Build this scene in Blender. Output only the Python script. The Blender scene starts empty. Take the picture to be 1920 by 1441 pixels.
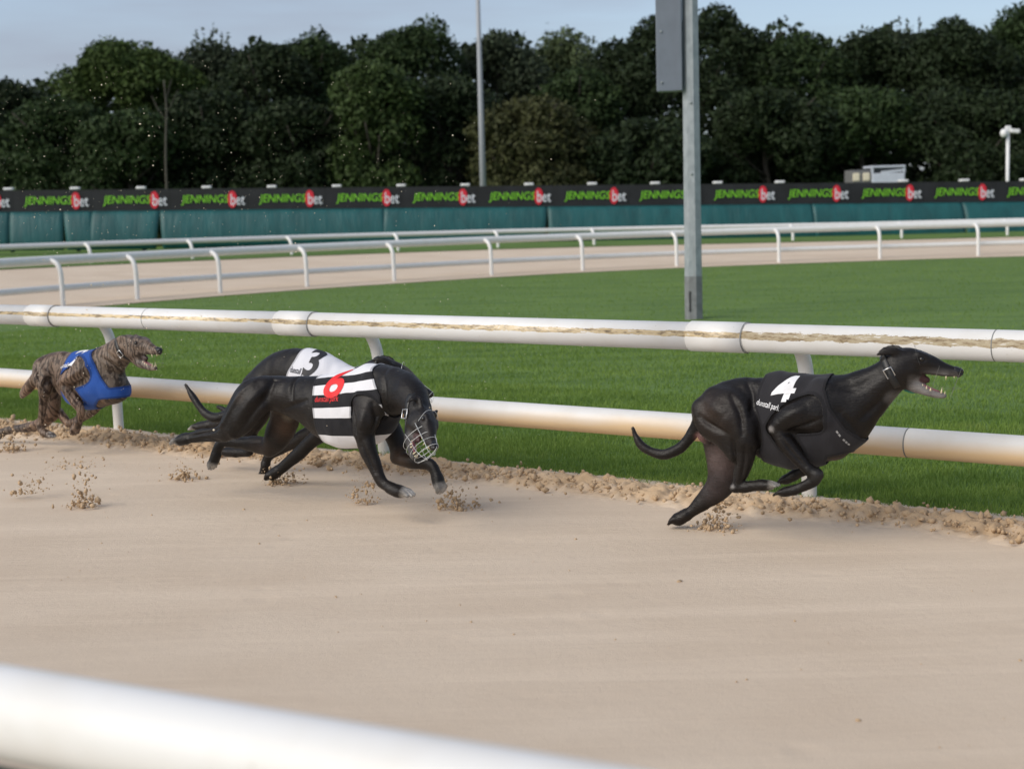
import bpy, bmesh, math, random
import numpy as np
from mathutils import Vector, Matrix
from mathutils.bvhtree import BVHTree

random.seed(7); RNG = np.random.default_rng(7)
SC = bpy.context.scene
COL = SC.collection

# ------------------------------------------------------------------ camera
F_PX, CX, CY = 2900.0, 960.0, 720.5
CAMP = np.array([0, 0, 1.21])
PITCH = math.atan(325.5 / F_PX); ROLL = math.radians(1.5)
FWD = np.array([0, math.cos(PITCH), -math.sin(PITCH)])
UP0 = np.array([0, math.sin(PITCH), math.cos(PITCH)])
XAX = np.array([1.0, 0, 0])
RC = math.cos(ROLL) * XAX - math.sin(ROLL) * UP0
UC = math.sin(ROLL) * XAX + math.cos(ROLL) * UP0
cam_d = bpy.data.cameras.new('camera'); cam = bpy.data.objects.new('camera', cam_d); COL.objects.link(cam)
M = Matrix.Identity(4)
for i in range(3):
    M[i][0] = RC[i]; M[i][1] = UC[i]; M[i][2] = -FWD[i]; M[i][3] = CAMP[i]
cam.matrix_world = M
cam_d.sensor_width = 36.0; cam_d.lens = 36.0 * F_PX / 1920.0
cam_d.clip_start = 0.05; cam_d.clip_end = 2000
cam_d.dof.use_dof = True; cam_d.dof.focus_distance = 6.2; cam_d.dof.aperture_fstop = 3.8
SC.camera = cam

# ------------------------------------------------------------------ sky, sun, exposure
SUN_EL, SUN_AZ = math.radians(34), math.radians(236)     # azimuth clockwise from +Y: low, behind and left of the camera
w = bpy.data.worlds.new('World'); SC.world = w; w.use_nodes = True
nt = w.node_tree; nt.nodes.clear()
wo = nt.nodes.new('ShaderNodeOutputWorld'); wb = nt.nodes.new('ShaderNodeBackground')
sky = nt.nodes.new('ShaderNodeTexSky'); sky.sky_type = 'NISHITA'; sky.sun_disc = False
sky.sun_elevation = SUN_EL; sky.sun_rotation = SUN_AZ; sky.air_density = 1.0; sky.dust_density = 0.6; sky.ozone_density = 2.5
tc = nt.nodes.new('ShaderNodeTexCoord'); mp = nt.nodes.new('ShaderNodeMapping'); mp.inputs['Scale'].default_value = (2.2, 2.2, 14)
ns = nt.nodes.new('ShaderNodeTexNoise'); ns.inputs['Scale'].default_value = 1.6; ns.inputs['Detail'].default_value = 5
cr = nt.nodes.new('ShaderNodeValToRGB'); cr.color_ramp.elements[0].position = 0.42; cr.color_ramp.elements[1].position = 0.72
cr.color_ramp.elements[0].color = (0.66, 0.66, 0.66, 1); cr.color_ramp.elements[1].color = (0.95, 0.95, 0.95, 1)
cm = nt.nodes.new('ShaderNodeMix'); cm.data_type = 'RGBA'
cm.inputs[7].default_value = (1.8, 2.0, 2.45, 1)       # pale blue-grey evening cloud
nt.links.new(tc.outputs['Generated'], mp.inputs['Vector']); nt.links.new(mp.outputs[0], ns.inputs['Vector'])
nt.links.new(ns.outputs['Fac'], cr.inputs[0]); nt.links.new(cr.outputs[0], cm.inputs[0])
nt.links.new(sky.outputs[0], cm.inputs[6]); nt.links.new(cm.outputs[2], wb.inputs[0])
wb.inputs[1].default_value = 0.105
nt.links.new(wb.outputs[0], wo.inputs[0])
sl = bpy.data.lights.new('sun', 'SUN'); sun = bpy.data.objects.new('sun', sl); COL.objects.link(sun)
sl.energy = 1.6; sl.angle = math.radians(50); sl.color = (1.0, 0.92, 0.81)
sd = Vector((math.sin(SUN_AZ) * math.cos(SUN_EL), math.cos(SUN_AZ) * math.cos(SUN_EL), math.sin(SUN_EL)))
sun.rotation_euler = (-sd).to_track_quat('-Z', 'Y').to_euler()
vs = SC.view_settings; vs.view_transform = 'Standard'; vs.look = 'None'; vs.exposure = 0.97; vs.gamma = 1.0

# ------------------------------------------------------------------ geometry helpers
def ray(px, py): return FWD + RC * (px - CX) / F_PX + UC * (CY - py) / F_PX
def gp(px, py, z=0.0):                 # where a sight line meets a level plane
    d = ray(px, py); return CAMP + d * ((z - CAMP[2]) / d[2])
def at_y(px, py, Y):
    d = ray(px, py); return CAMP + d * (Y / d[1])
RA = math.radians(-36.9)                # running direction of the straight
TD = np.array([math.cos(RA), math.sin(RA), 0]); QD = np.array([-math.sin(RA), math.cos(RA), 0])
def tq(t, q, z=0.0): return TD * t + QD * q + np.array([0, 0, z])
def rail_t(px, py, q):                  # station along the straight of a sight line, on the upright plane q
    d = ray(px, py); return float((CAMP + d * ((q - CAMP @ QD) / (d @ QD))) @ TD)

def new_obj(name, me, parent=None, mat=None):
    o = bpy.data.objects.new(name, me); COL.objects.link(o)
    if parent is not None: o.parent = parent
    if mat is not None and me is not None and not me.materials: me.materials.append(mat)
    return o
def empty(name, loc=(0, 0, 0), rz=0.0):
    o = bpy.data.objects.new(name, None); COL.objects.link(o); o.location = loc; o.rotation_euler = (0, 0, rz)
    o.empty_display_size = 0.2; return o
def tag(o, label=None, cat=None, group=None, kind=None):
    if label: o['label'] = label
    if cat: o['category'] = cat
    if group: o['group'] = group
    if kind: o['kind'] = kind
    return o
def np_mesh(name, V, Fc, smooth=True):
    V = np.asarray(V, np.float32); Fc = np.asarray(Fc, np.int32); k = Fc.shape[1]
    me = bpy.data.meshes.new(name)
    me.vertices.add(len(V)); me.vertices.foreach_set('co', V.ravel())
    me.loops.add(Fc.size); me.loops.foreach_set('vertex_index', Fc.ravel())
    me.polygons.add(len(Fc)); me.polygons.foreach_set('loop_start', np.arange(0, Fc.size, k, dtype=np.int32))
    me.polygons.foreach_set('loop_total', np.full(len(Fc), k, np.int32))
    me.polygons.foreach_set('use_smooth', np.full(len(Fc), smooth, bool))
    me.update(calc_edges=True); me.validate(); return me
def bm_mesh(name, bm, smooth=False):
    me = bpy.data.meshes.new(name); bm.normal_update(); bm.to_mesh(me); bm.free()
    if smooth:
        for p in me.polygons: p.use_smooth = True
    return me
def add_box(bm, c, s, rot=None, bevel=0.0):
    r = bmesh.ops.create_cube(bm, size=1.0)
    m = Matrix.Translation(Vector(c)) @ (rot.to_4x4() if rot else Matrix.Identity(4)) @ Matrix.Diagonal((*s, 1))
    bmesh.ops.transform(bm, matrix=m, verts=r['verts'])
    if bevel:
        es = list({e for v in r['verts'] for e in v.link_edges})
        bmesh.ops.bevel(bm, geom=es, offset=bevel, segments=2, affect='EDGES', profile=0.6)
def tube_arrays(P, R, n=24, caps=True, closed=False):
    P = np.asarray(P, float); m = len(P); R = np.full(m, R) if np.isscalar(R) else np.asarray(R, float)
    T = np.gradient(P, axis=0)
    if closed: T = np.roll(P, -1, 0) - np.roll(P, 1, 0)
    T /= np.linalg.norm(T, axis=1)[:, None]
    ref = np.array([0, 0, 1.0]) if abs(T[0, 2]) < 0.9 else np.array([1.0, 0, 0])
    V = []; u = np.cross(ref, T[0]); u /= np.linalg.norm(u)
    for i in range(m):
        u = u - T[i] * (u @ T[i]); u /= np.linalg.norm(u); v = np.cross(T[i], u)
        a = np.arange(n) * 2 * math.pi / n
        V.append(P[i] + R[i] * (np.cos(a)[:, None] * u + np.sin(a)[:, None] * v))
    V = np.concatenate(V); Fc = []
    for i in range(m if closed else m - 1):
        i2 = (i + 1) % m
        for j in range(n):
            k = (j + 1) % n; Fc.append((i * n + j, i * n + k, i2 * n + k, i2 * n + j))
    if caps and not closed:
        c0, c1 = len(V), len(V) + 1; V = np.vstack([V, P[0], P[-1]])
        for j in range(n):
            k = (j + 1) % n; Fc.append((c0, k, j, j)); Fc.append((c1, (m - 1) * n + j, (m - 1) * n + k, (m - 1) * n + k))
    return V, Fc
def poly_mesh(name, V, Fc, smooth=True):
    me = bpy.data.meshes.new(name)
    me.from_pydata([tuple(v) for v in V], [], [tuple(dict.fromkeys(f)) for f in Fc]); me.update()
    if smooth:
        me.polygons.foreach_set('use_smooth', np.full(len(me.polygons), True, bool))
    return me
def tube(name, P, R, mat, parent=None, n=24, closed=False):
    V, Fc = tube_arrays(P, R, n, True, closed)
    return new_obj(name, poly_mesh(name, V, Fc), parent, mat)
def tubes(name, paths, mat, parent=None, n=8):       # several wires of one part
    VV, FF, o = [], [], 0
    for P, R, cl in paths:
        V, Fc = tube_arrays(P, R, n, True, cl); VV.append(V); FF += [tuple(i + o for i in f) for f in Fc]; o += len(V)
    return new_obj(name, poly_mesh(name, np.vstack(VV), FF), parent, mat)
def spline(P, m):                       # Catmull-Rom through rows of P, m steps per span
    P = np.asarray(P, float); Q = np.vstack([2 * P[0] - P[1], P, 2 * P[-1] - P[-2]]); out = []
    for i in range(1, len(Q) - 2):
        for s in np.arange(m) / m:
            a, b, c, d = Q[i - 1], Q[i], Q[i + 1], Q[i + 2]
            out.append(0.5 * (2 * b + (c - a) * s + (2 * a - 5 * b + 4 * c - d) * s ** 2 + (3 * b - a - 3 * c + d) * s ** 3))
    out.append(P[-1]); return np.array(out)
_LAT = RNG.random((64, 64, 64)).astype(np.float32)
def vnoise(P):                          # value noise in numpy, 0..1
    P = np.asarray(P, np.float32); i = np.floor(P).astype(int); f = P - i; f = f * f * (3 - 2 * f); i &= 63; j = (i + 1) & 63
    def L(a, b, c): return _LAT[a, b, c]
    x0, y0, z0, x1, y1, z1 = i[..., 0], i[..., 1], i[..., 2], j[..., 0], j[..., 1], j[..., 2]
    fx, fy, fz = f[..., 0], f[..., 1], f[..., 2]
    def mx(a, b, t): return a + (b - a) * t
    return mx(mx(mx(L(x0, y0, z0), L(x1, y0, z0), fx), mx(L(x0, y1, z0), L(x1, y1, z0), fx), fy),
              mx(mx(L(x0, y0, z1), L(x1, y0, z1), fx), mx(L(x0, y1, z1), L(x1, y1, z1), fx), fy), fz)

# ------------------------------------------------------------------ materials
def srgb(r, g, b):
    def f(c):
        c /= 255.0; return c / 12.92 if c <= 0.04045 else ((c + 0.055) / 1.055) ** 2.4
    return (f(r), f(g), f(b), 1)
class N:                                # tiny node helper
    def __init__(s, name):
        s.m = bpy.data.materials.new(name); s.m.use_nodes = True; s.t = s.m.node_tree
        s.b = s.t.nodes['Principled BSDF']
    def new(s, typ, **kw):
        n = s.t.nodes.new(typ)
        for k, v in kw.items():
            if k in n.inputs: n.inputs[k].default_value = v
            else: setattr(n, k, v)
        return n
    def link(s, a, b): s.t.links.new(a, b)
    def coord(s, scale=(1, 1, 1), rot=(0, 0, 0), out='Object'):
        c = s.new('ShaderNodeTexCoord'); m = s.new('ShaderNodeMapping'); m.inputs['Scale'].default_value = scale; m.inputs['Rotation'].default_value = rot
        s.link(c.outputs[out], m.inputs['Vector']); return m.outputs[0]
    def noise(s, vec, scale, detail=4, rough=0.55, dist=0.0):
        n = s.new('ShaderNodeTexNoise'); n.inputs['Scale'].default_value = scale; n.inputs['Detail'].default_value = detail
        n.inputs['Roughness'].default_value = rough; n.inputs['Distortion'].default_value = dist
        s.link(vec, n.inputs['Vector']); return n.outputs['Fac']
    def ramp(s, fac, stops, interp='LINEAR'):
        n = s.new('ShaderNodeValToRGB'); e = n.color_ramp.elements; n.color_ramp.interpolation = interp
        while len(e) < len(stops): e.new(0.5)
        for x, (p, c) in zip(e, stops): x.position = p; x.color = c if len(c) == 4 else (*c, 1)
        s.link(fac, n.inputs[0]); return n.outputs[0]
    def mix(s, fac, a, b, mode='MIX'):
        n = s.new('ShaderNodeMix', data_type='RGBA', blend_type=mode)
        for sock, v in ((n.inputs[0], fac), (n.inputs[6], a), (n.inputs[7], b)):
            if hasattr(v, 'links'): s.link(v, sock)
            else: sock.default_value = v
        return n.outputs[2]
    def math(s, op, a, b=0.0, c=0.0):
        n = s.new('ShaderNodeMath', operation=op)
        for i, v in enumerate((a, b, c)):
            if hasattr(v, 'links'): s.link(v, n.inputs[i])
            else: n.inputs[i].default_value = v
        return n.outputs[0]
    def bump(s, h, strength=0.3, dist=0.01):
        n = s.new('ShaderNodeBump', Strength=strength, Distance=dist); s.link(h, n.inputs['Height']); s.link(n.outputs[0], s.b.inputs['Normal'])
    def set(s, **kw):
        for k, v in kw.items():
            k = k.replace('_', ' ')
            if hasattr(v, 'links'): s.link(v, s.b.inputs[k])
            else: s.b.inputs[k].default_value = v
        return s.m
G = lambda v: (v, v, v, 1)
def plain(name, col, rough=0.5, metal=0.0, var=0.06, scale=30, bump=0.0):
    n = N(name); v = n.coord(); f = n.noise(v, scale, 4)
    lo = tuple(max(0, c * (1 - var * 2)) for c in col[:3]) + (1,); hi = tuple(min(1, c * (1 + var * 2)) for c in col[:3]) + (1,)
    if bump: n.bump(f, bump, 0.004)
    return n.set(Base_Color=n.ramp(f, [(0.3, lo), (0.7, hi)]), Roughness=rough, Metallic=metal)

def mat_sand(name, c0, c1, streak=True, fade=None):
    n = N(name); v = n.coord(out='Object')
    big = n.noise(v, 0.9, 5); fine = n.noise(v, 260, 3); mid = n.noise(v, 16, 6, 0.65)
    st = n.coord((0.35, 3.2, 1), (0, 0, -RA)); s1 = n.noise(st, 1.3, 7, 0.6, 0.5); st2 = n.coord((1.2, 34, 1), (0, 0, -RA)); s2 = n.noise(st2, 1.3, 4, 0.6)
    col = n.mix(n.ramp(big, [(0.3, G(0)), (0.7, G(1))]), c0, c1)
    if streak:
        col = n.mix(n.ramp(s1, [(0.46, G(0)), (0.72, G(0.65))]), col, tuple(x * 1.14 for x in c1[:3]) + (1,))
        col = n.mix(n.ramp(s2, [(0.62, G(0)), (0.78, G(0.16))]), col, tuple(x * 0.68 for x in c0[:3]) + (1,))
        sp = n.coord((5, 16, 1), (0, 0, -RA)); s3 = n.noise(sp, 1.5, 6, 0.7)
        col = n.mix(n.ramp(s3, [(0.64, G(0)), (0.74, G(0.30))]), col, tuple(x * 0.72 for x in c0[:3]) + (1,))
    col = n.mix(n.ramp(fine, [(0.35, G(0.0)), (0.7, G(0.35))]), col, tuple(x * 0.8 for x in c0[:3]) + (1,))
    if streak:
        vo = n.new('ShaderNodeTexVoronoi', feature='F1'); vo.inputs['Scale'].default_value = 5.5; n.link(n.coord((1, 1, 1)), vo.inputs['Vector']); gate = n.ramp(n.noise(v, 1.7, 3), [(0.52, G(0)), (0.62, G(1))]); dent = n.math('MULTIPLY', n.ramp(vo.outputs['Distance'], [(0.10, G(1)), (0.34, G(0))]), gate); mid = n.math('SUBTRACT', mid, n.math('MULTIPLY', dent, 0.9))
    if fade:
        at = n.new('ShaderNodeAttribute', attribute_name='churned'); col = n.mix(at.outputs['Fac'], n.mix(n.ramp(big, [(0.3, G(0)), (0.7, G(1))]), *fade), col)
    h = n.math('ADD', n.math('MULTIPLY', mid, 0.5), n.math('ADD', n.math('MULTIPLY', fine, 0.25), n.math('MULTIPLY', s2, 0.25)))
    n.bump(h, 0.55, 0.012)
    return n.set(Base_Color=col, Roughness=0.95, Specular_IOR_Level=0.15)
SAND = mat_sand('sand', srgb(202, 183, 161), srgb(214, 197, 176))
CLOD = mat_sand('damp_sand', srgb(178, 152, 121), srgb(202, 178, 148), False)
RIDGE = mat_sand('churned_sand', srgb(178, 152, 121), srgb(202, 178, 148), False, (srgb(202, 183, 161), srgb(214, 197, 176)))

def mat_lawn(name):
    n = N(name); v = n.coord(); a = n.noise(v, 0.8, 5, 0.6); s = n.coord((0.6, 3.2, 1), (0, 0, math.radians(-6))); b = n.noise(s, 1.0, 5, 0.6); c = n.noise(v, 60, 3)
    col = n.mix(n.ramp(a, [(0.3, G(0)), (0.7, G(1))]), (0.125, 0.202, 0.048, 1), (0.155, 0.240, 0.058, 1))
    col = n.mix(n.ramp(b, [(0.42, G(0)), (0.66, G(0.8))]), col, (0.080, 0.142, 0.036, 1))
    col = n.mix(n.ramp(c, [(0.35, G(0)), (0.75, G(0.5))]), col, (0.055, 0.12, 0.022, 1)); n.bump(c, 0.35, 0.02)
    return n.set(Base_Color=col, Roughness=0.8, Specular_IOR_Level=0.2)
LAWN = mat_lawn('lawn')
def mat_blade():
    n = N('grass_blade'); at = n.new('ShaderNodeAttribute', attribute_name='tint'); v = n.coord(); a = n.noise(v, 1.1, 4, 0.6)
    s = n.coord((0.6, 3.2, 1), (0, 0, math.radians(-6))); b = n.noise(s, 1.0, 5, 0.6)
    col = n.ramp(at.outputs['Fac'], [(0, (0.190, 0.275, 0.060)), (0.55, (0.240, 0.345, 0.078)), (0.9, (0.29, 0.40, 0.10)), (1, (0.36, 0.36, 0.15))])
    col = n.mix(n.ramp(a, [(0.35, G(0)), (0.7, G(0.5))]), col, (0.150, 0.255, 0.055, 1))
    col = n.mix(n.ramp(b, [(0.42, G(0)), (0.66, G(0.75))]), col, (0.125, 0.215, 0.050, 1))
    col = n.mix(n.ramp(n.noise(v, 2.3, 5, 0.65), [(0.60, G(0)), (0.72, G(0.45))]), col, (0.30, 0.31, 0.11, 1))
    m_ = n.set(Base_Color=col, Roughness=0.6, Specular_IOR_Level=0.2)
    tr = n.new('ShaderNodeBsdfTranslucent'); n.link(n.mix(1.0, col, (1.0, 1.0, 0.7, 1), 'MULTIPLY'), tr.inputs['Color']); ms = n.new('ShaderNodeMixShader'); ms.inputs[0].default_value = 0.42
    n.link(n.b.outputs[0], ms.inputs[1]); n.link(tr.outputs[0], ms.inputs[2]); n.link(ms.outputs[0], n.t.nodes['Material Output'].inputs['Surface']); return m_
BLADE = mat_blade()
def mat_pipe(name, stain_and_light, r, wid=(0.16, 0.56, -0.10), gold=(0.46, 0.39, 0.27)):
    n = N(name); c = n.new('ShaderNodeTexCoord'); sp = n.new('ShaderNodeSeparateXYZ'); n.link(c.outputs['Object'], sp.inputs[0])
    v = n.coord(); d = n.noise(v, 9, 5); w = n.noise(n.coord((11, 45, 45)), 1.0, 6, 0.75); x1 = n.noise(n.coord((1.3, 1, 1)), 1.0, 3)
    spk = n.noise(v, 55, 2)
    col = n.mix(n.ramp(d, [(0.45, G(0)), (0.8, G(0.35))]), (0.74, 0.735, 0.72, 1), (0.60, 0.56, 0.49, 1))
    col = n.mix(n.ramp(spk, [(0.73, G(0)), (0.77, G(0.5))]), col, (0.35, 0.30, 0.24, 1))
    rough = 0.45
    if stain_and_light == 'band':                 # scraped, grimy track-side band of the top pipe, sun glint painted in gold
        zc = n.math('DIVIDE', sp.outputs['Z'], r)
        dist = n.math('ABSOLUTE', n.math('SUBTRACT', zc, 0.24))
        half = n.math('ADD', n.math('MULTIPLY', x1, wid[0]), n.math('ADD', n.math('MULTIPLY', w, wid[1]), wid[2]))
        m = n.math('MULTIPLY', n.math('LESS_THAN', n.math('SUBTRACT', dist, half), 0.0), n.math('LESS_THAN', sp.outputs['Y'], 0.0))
        grime_and_glint = n.ramp(n.noise(n.coord((16, 75, 75)), 1.0, 5, 0.72), [(0.32, (0.09, 0.065, 0.04)), (0.42, (0.30, 0.23, 0.14)), (0.52, gold), (0.60, gold), (0.64, (0.74, 0.72, 0.68))])
        col = n.mix(m, col, grime_and_glint)
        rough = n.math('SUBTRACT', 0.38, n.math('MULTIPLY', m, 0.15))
    elif stain_and_light == 'low':                # sand-splashed underside of the lower pipe, with warm bounce light painted in
        zc = n.math('DIVIDE', sp.outputs['Z'], r); f = n.math('ADD', n.math('MULTIPLY', zc, 0.5), n.math('MULTIPLY', n.noise(n.coord((2, 8, 8)), 1.0, 4), 0.5))
        col = n.mix(n.ramp(f, [(0.10, G(0.9)), (0.58, G(0))]), col, (0.74, 0.53, 0.29, 1))
    return n.set(Base_Color=col, Roughness=rough)
PIPE_TOP = mat_pipe('white_pipe_scuffed', 'band', 0.058, (0.14, 0.62, -0.12)); PIPE_THIN = mat_pipe('white_pipe_scraped_glint', 'band', 0.058, (0.04, 0.22, 0.02), (0.72, 0.56, 0.32)); PIPE_MID = mat_pipe('white_pipe_worn_glint', 'band', 0.058, (0.10, 0.40, -0.06), (0.58, 0.46, 0.28)); PIPE_LOW = mat_pipe('white_pipe_sandy_bounce', 'low', 0.056); PIPE = mat_pipe('white_pipe', '', 0.07)
JOINT = plain('joint_grey', srgb(120, 122, 122), 0.6)  # grey of the pipe joint rings and sleeve rims
def mat_galv():
    n = N('galvanised_steel'); v = n.coord((1, 1, 0.6)); a = n.noise(v, 14, 5, 0.6); b = n.noise(n.coord((30, 30, 1.2)), 1.0, 3)
    col = n.mix(n.ramp(a, [(0.35, G(0)), (0.7, G(1))]), (0.28, 0.31, 0.33, 1), (0.40, 0.43, 0.45, 1))
    col = n.mix(n.ramp(b, [(0.6, G(0)), (0.72, G(0.3))]), col, (0.2, 0.2, 0.19, 1)); n.bump(a, 0.1, 0.002)
    return n.set(Base_Color=col, Roughness=0.5, Metallic=0.25)
GALV = mat_galv()
DARKM = plain('dark_fitting', (0.03, 0.03, 0.033, 1), 0.5)
CABINET = plain('grey_cabinet_paint', srgb(104, 112, 124), 0.5, 0.0, 0.04, 6)
POLEBASE = plain('pole_base_paint', srgb(118, 120, 122), 0.6, 0.0, 0.12, 12)
WHITEP = plain('white_paint', (0.78, 0.78, 0.78, 1), 0.4, 0, 0.03, 10)

# ------------------------------------------------------------------ setting
def sheet(name, pts, mat, kind='structure'):
    bm = bmesh.new(); bm.faces.new([bm.verts.new(tuple(p)) for p in pts]); bmesh.ops.triangulate(bm, faces=bm.faces[:])
    return tag(new_obj(name, bm_mesh(name, bm), None, mat), kind=kind)
sheet('ground', [(-600, -300, -0.06), (600, -300, -0.06), (600, 900, -0.06), (-600, 900, -0.06)], LAWN)
sheet('sand_track', [tq(-60, -1.0), tq(40, -1.0), tq(40, 5.64), tq(-60, 5.64)], SAND)

FAR = np.array([(-8.9, 17.2), (-7.9, 20.0), (-6.75, 22.6), (-5.75, 24.2), (-4.7, 25.6), (-3.45, 26.95), (-2.0, 28.3), (-0.35, 29.7), (1.5, 30.8), (3.5, 31.7), (5.65, 32.3), (7.85, 32.7), (9.95, 32.95), (14, 33.2), (20, 33.3), (30, 33.3)])
FARS = spline(FAR, 24)
def bank(x): return float(np.interp(x, [-12, 0, 9, 30], [0.36, 0.30, 0.22, 0.18]))
FT = np.gradient(FARS, axis=0); FT /= np.linalg.norm(FT, axis=1)[:, None]
FN = np.stack([-FT[:, 1], FT[:, 0]], 1)        # outward, away from the infield
def ribbon(name, offs, mat, kind='structure'):
    V, Fc = [], []; k = len(offs)
    for i in range(len(FARS)):
        for o, zf in offs:
            x, y = FARS[i] + FN[i] * o; V.append((x, y, zf(x)))
    for i in range(len(FARS) - 1):
        for j in range(k - 1): Fc.append((i * k + j, (i + 1) * k + j, (i + 1) * k + j + 1, i * k + j + 1))
    return tag(new_obj(name, poly_mesh(name, V, Fc), None, mat), kind=kind)
ribbon('bend_track', [(-0.95, lambda x: 0.004), (0.1, lambda x: 0.02), (2, lambda x: bank(x) * 0.3 + 0.012), (4, lambda x: bank(x) * 0.62 + 0.012), (6.3, lambda x: bank(x))], SAND)
ribbon('grass_bank', [(6.25, lambda x: bank(x) + 0.012), (7.2, lambda x: bank(x) + 0.05), (14, lambda x: bank(x) + 0.02), (60, lambda x: 0.2)], LAWN)
lawn_pts = [tq(-14.5, 5.60, -0.005), tq(40, 5.60, -0.005), (44, 33.6, -0.005)] + [(*(FARS[i] + FN[i] * 0.3), -0.005) for i in range(len(FARS) - 1, -1, -16)]
sheet('infield_lawn', lawn_pts, LAWN)

# loose sand thrown up along the inside rail
def ridge():
    t = np.arange(-13, 2.6, 0.011); q = np.arange(5.10, 5.90, 0.011); T, Q = np.meshgrid(t, q, indexing='ij')
    P = np.stack([T, Q, T * 0], -1); wob = (vnoise(P * 1.3 + 3) - 0.5) * 0.14
    c = 5.50 + wob; prof = np.exp(-((Q - c) / 0.12) ** 2) * 0.022 + np.exp(-((Q - 5.70) / 0.10) ** 2) * 0.015
    n1 = vnoise(P * 14); n2 = vnoise(P * 34 + 9); n3 = vnoise(P * 75 + 4)
    lump = np.clip(n1 - 0.45, 0, 1) * 0.040 + np.clip(n2 - 0.42, 0, 1) * 0.042 + (n3 - 0.5) * 0.016
    zone = np.exp(-((Q - c) / 0.14) ** 4)
    e = np.clip(np.minimum((Q - 5.10) / 0.18, (5.90 - Q) / 0.1), 0, 1)
    Z = (prof + lump * zone + (n2 - 0.5) * 0.006) * e - 0.006 * (1 - e) - 0.002
    Z = np.where(Q > 5.80, Z - 0.02 * (Q - 5.80) / 0.1, Z)
    V = TD[None, None] * T[..., None] + QD[None, None] * Q[..., None]; V[..., 2] = Z
    a, b = T.shape; I = np.arange(a * b).reshape(a, b)
    Fc = np.stack([I[:-1, :-1], I[1:, :-1], I[1:, 1:], I[:-1, 1:]], -1).reshape(-1, 4)
    return V.reshape(-1, 3), Fc, np.clip(zone * 1.3 * (0.4 + n1), 0, 1).ravel()
rv, rf, rz_ = ridge()
o = new_obj('sand_ridge', np_mesh('sand_ridge', rv, rf), None, RIDGE); o.data.attributes.new('churned', 'FLOAT', 'POINT').data.foreach_set('value', rz_.astype(np.float32)); tag(o, 'churned ridge of loose damp sand along the foot of the inside rail', 'sand', kind='stuff')

ICO = bmesh.new(); bmesh.ops.create_icosphere(ICO, subdivisions=1, radius=1.0)
IV = np.array([v.co[:] for v in ICO.verts]); IF = np.array([[v.index for v in f.verts] for f in ICO.faces]); ICO.free()
def lumps(name, C, R, mat, label, cat, kind='stuff', oct_=False):
    C = np.asarray(C); R = np.asarray(R)
    if oct_:
        BV = np.array([(1, 0, 0), (-1, 0, 0), (0, 1, 0), (0, -1, 0), (0, 0, 1), (0, 0, -1)], float)
        BF = np.array([(0, 2, 4), (2, 1, 4), (1, 3, 4), (3, 0, 4), (2, 0, 5), (1, 2, 5), (3, 1, 5), (0, 3, 5)])
    else: BV, BF = IV, IF
    n = len(C); k = len(BV)
    jit = 1 + (RNG.random((n, k, 1)) - 0.5) * 0.7; asp = 0.6 + RNG.random((n, 1, 3)) * 0.7
    V = C[:, None] + BV[None] * jit * asp * R[:, None, None]
    Fc = (BF[None] + (np.arange(n) * k)[:, None, None]).reshape(-1, 3)
    o = new_obj(name, np_mesh(name, V.reshape(-1, 3), Fc, not oct_), None, mat)
    return tag(o, label, cat, kind=kind)
n = 7500; t = RNG.uniform(-12, 2.4, n); q = 5.50 + RNG.normal(0, 0.085, n) + (vnoise(np.stack([t, t * 0, t * 0], -1) * 1.3 + 3) - 0.5) * 0.1
R_ = RNG.gamma(1.5, 0.0030, n) + 0.0020; R_ = np.minimum(R_, 0.019)
C_ = TD * t[:, None] + QD * q[:, None]; C_[:, 2] = 0.012 + RNG.random(n) * 0.024
lumps('sand_clods', C_, R_, CLOD, 'crumbly clods of sand lying along the ridge by the rail', 'sand')
n = 220; t = RNG.uniform(-9, 1.5, n); q = RNG.uniform(3.2, 5.4, n); C_ = TD * t[:, None] + QD * q[:, None]; C_[:, 2] = 0.001
lumps('sand_crumbs', C_, RNG.gamma(1.4, 0.0014, n) + 0.0012, CLOD, 'small crumbs of sand scattered over the raked track', 'sand')

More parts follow.
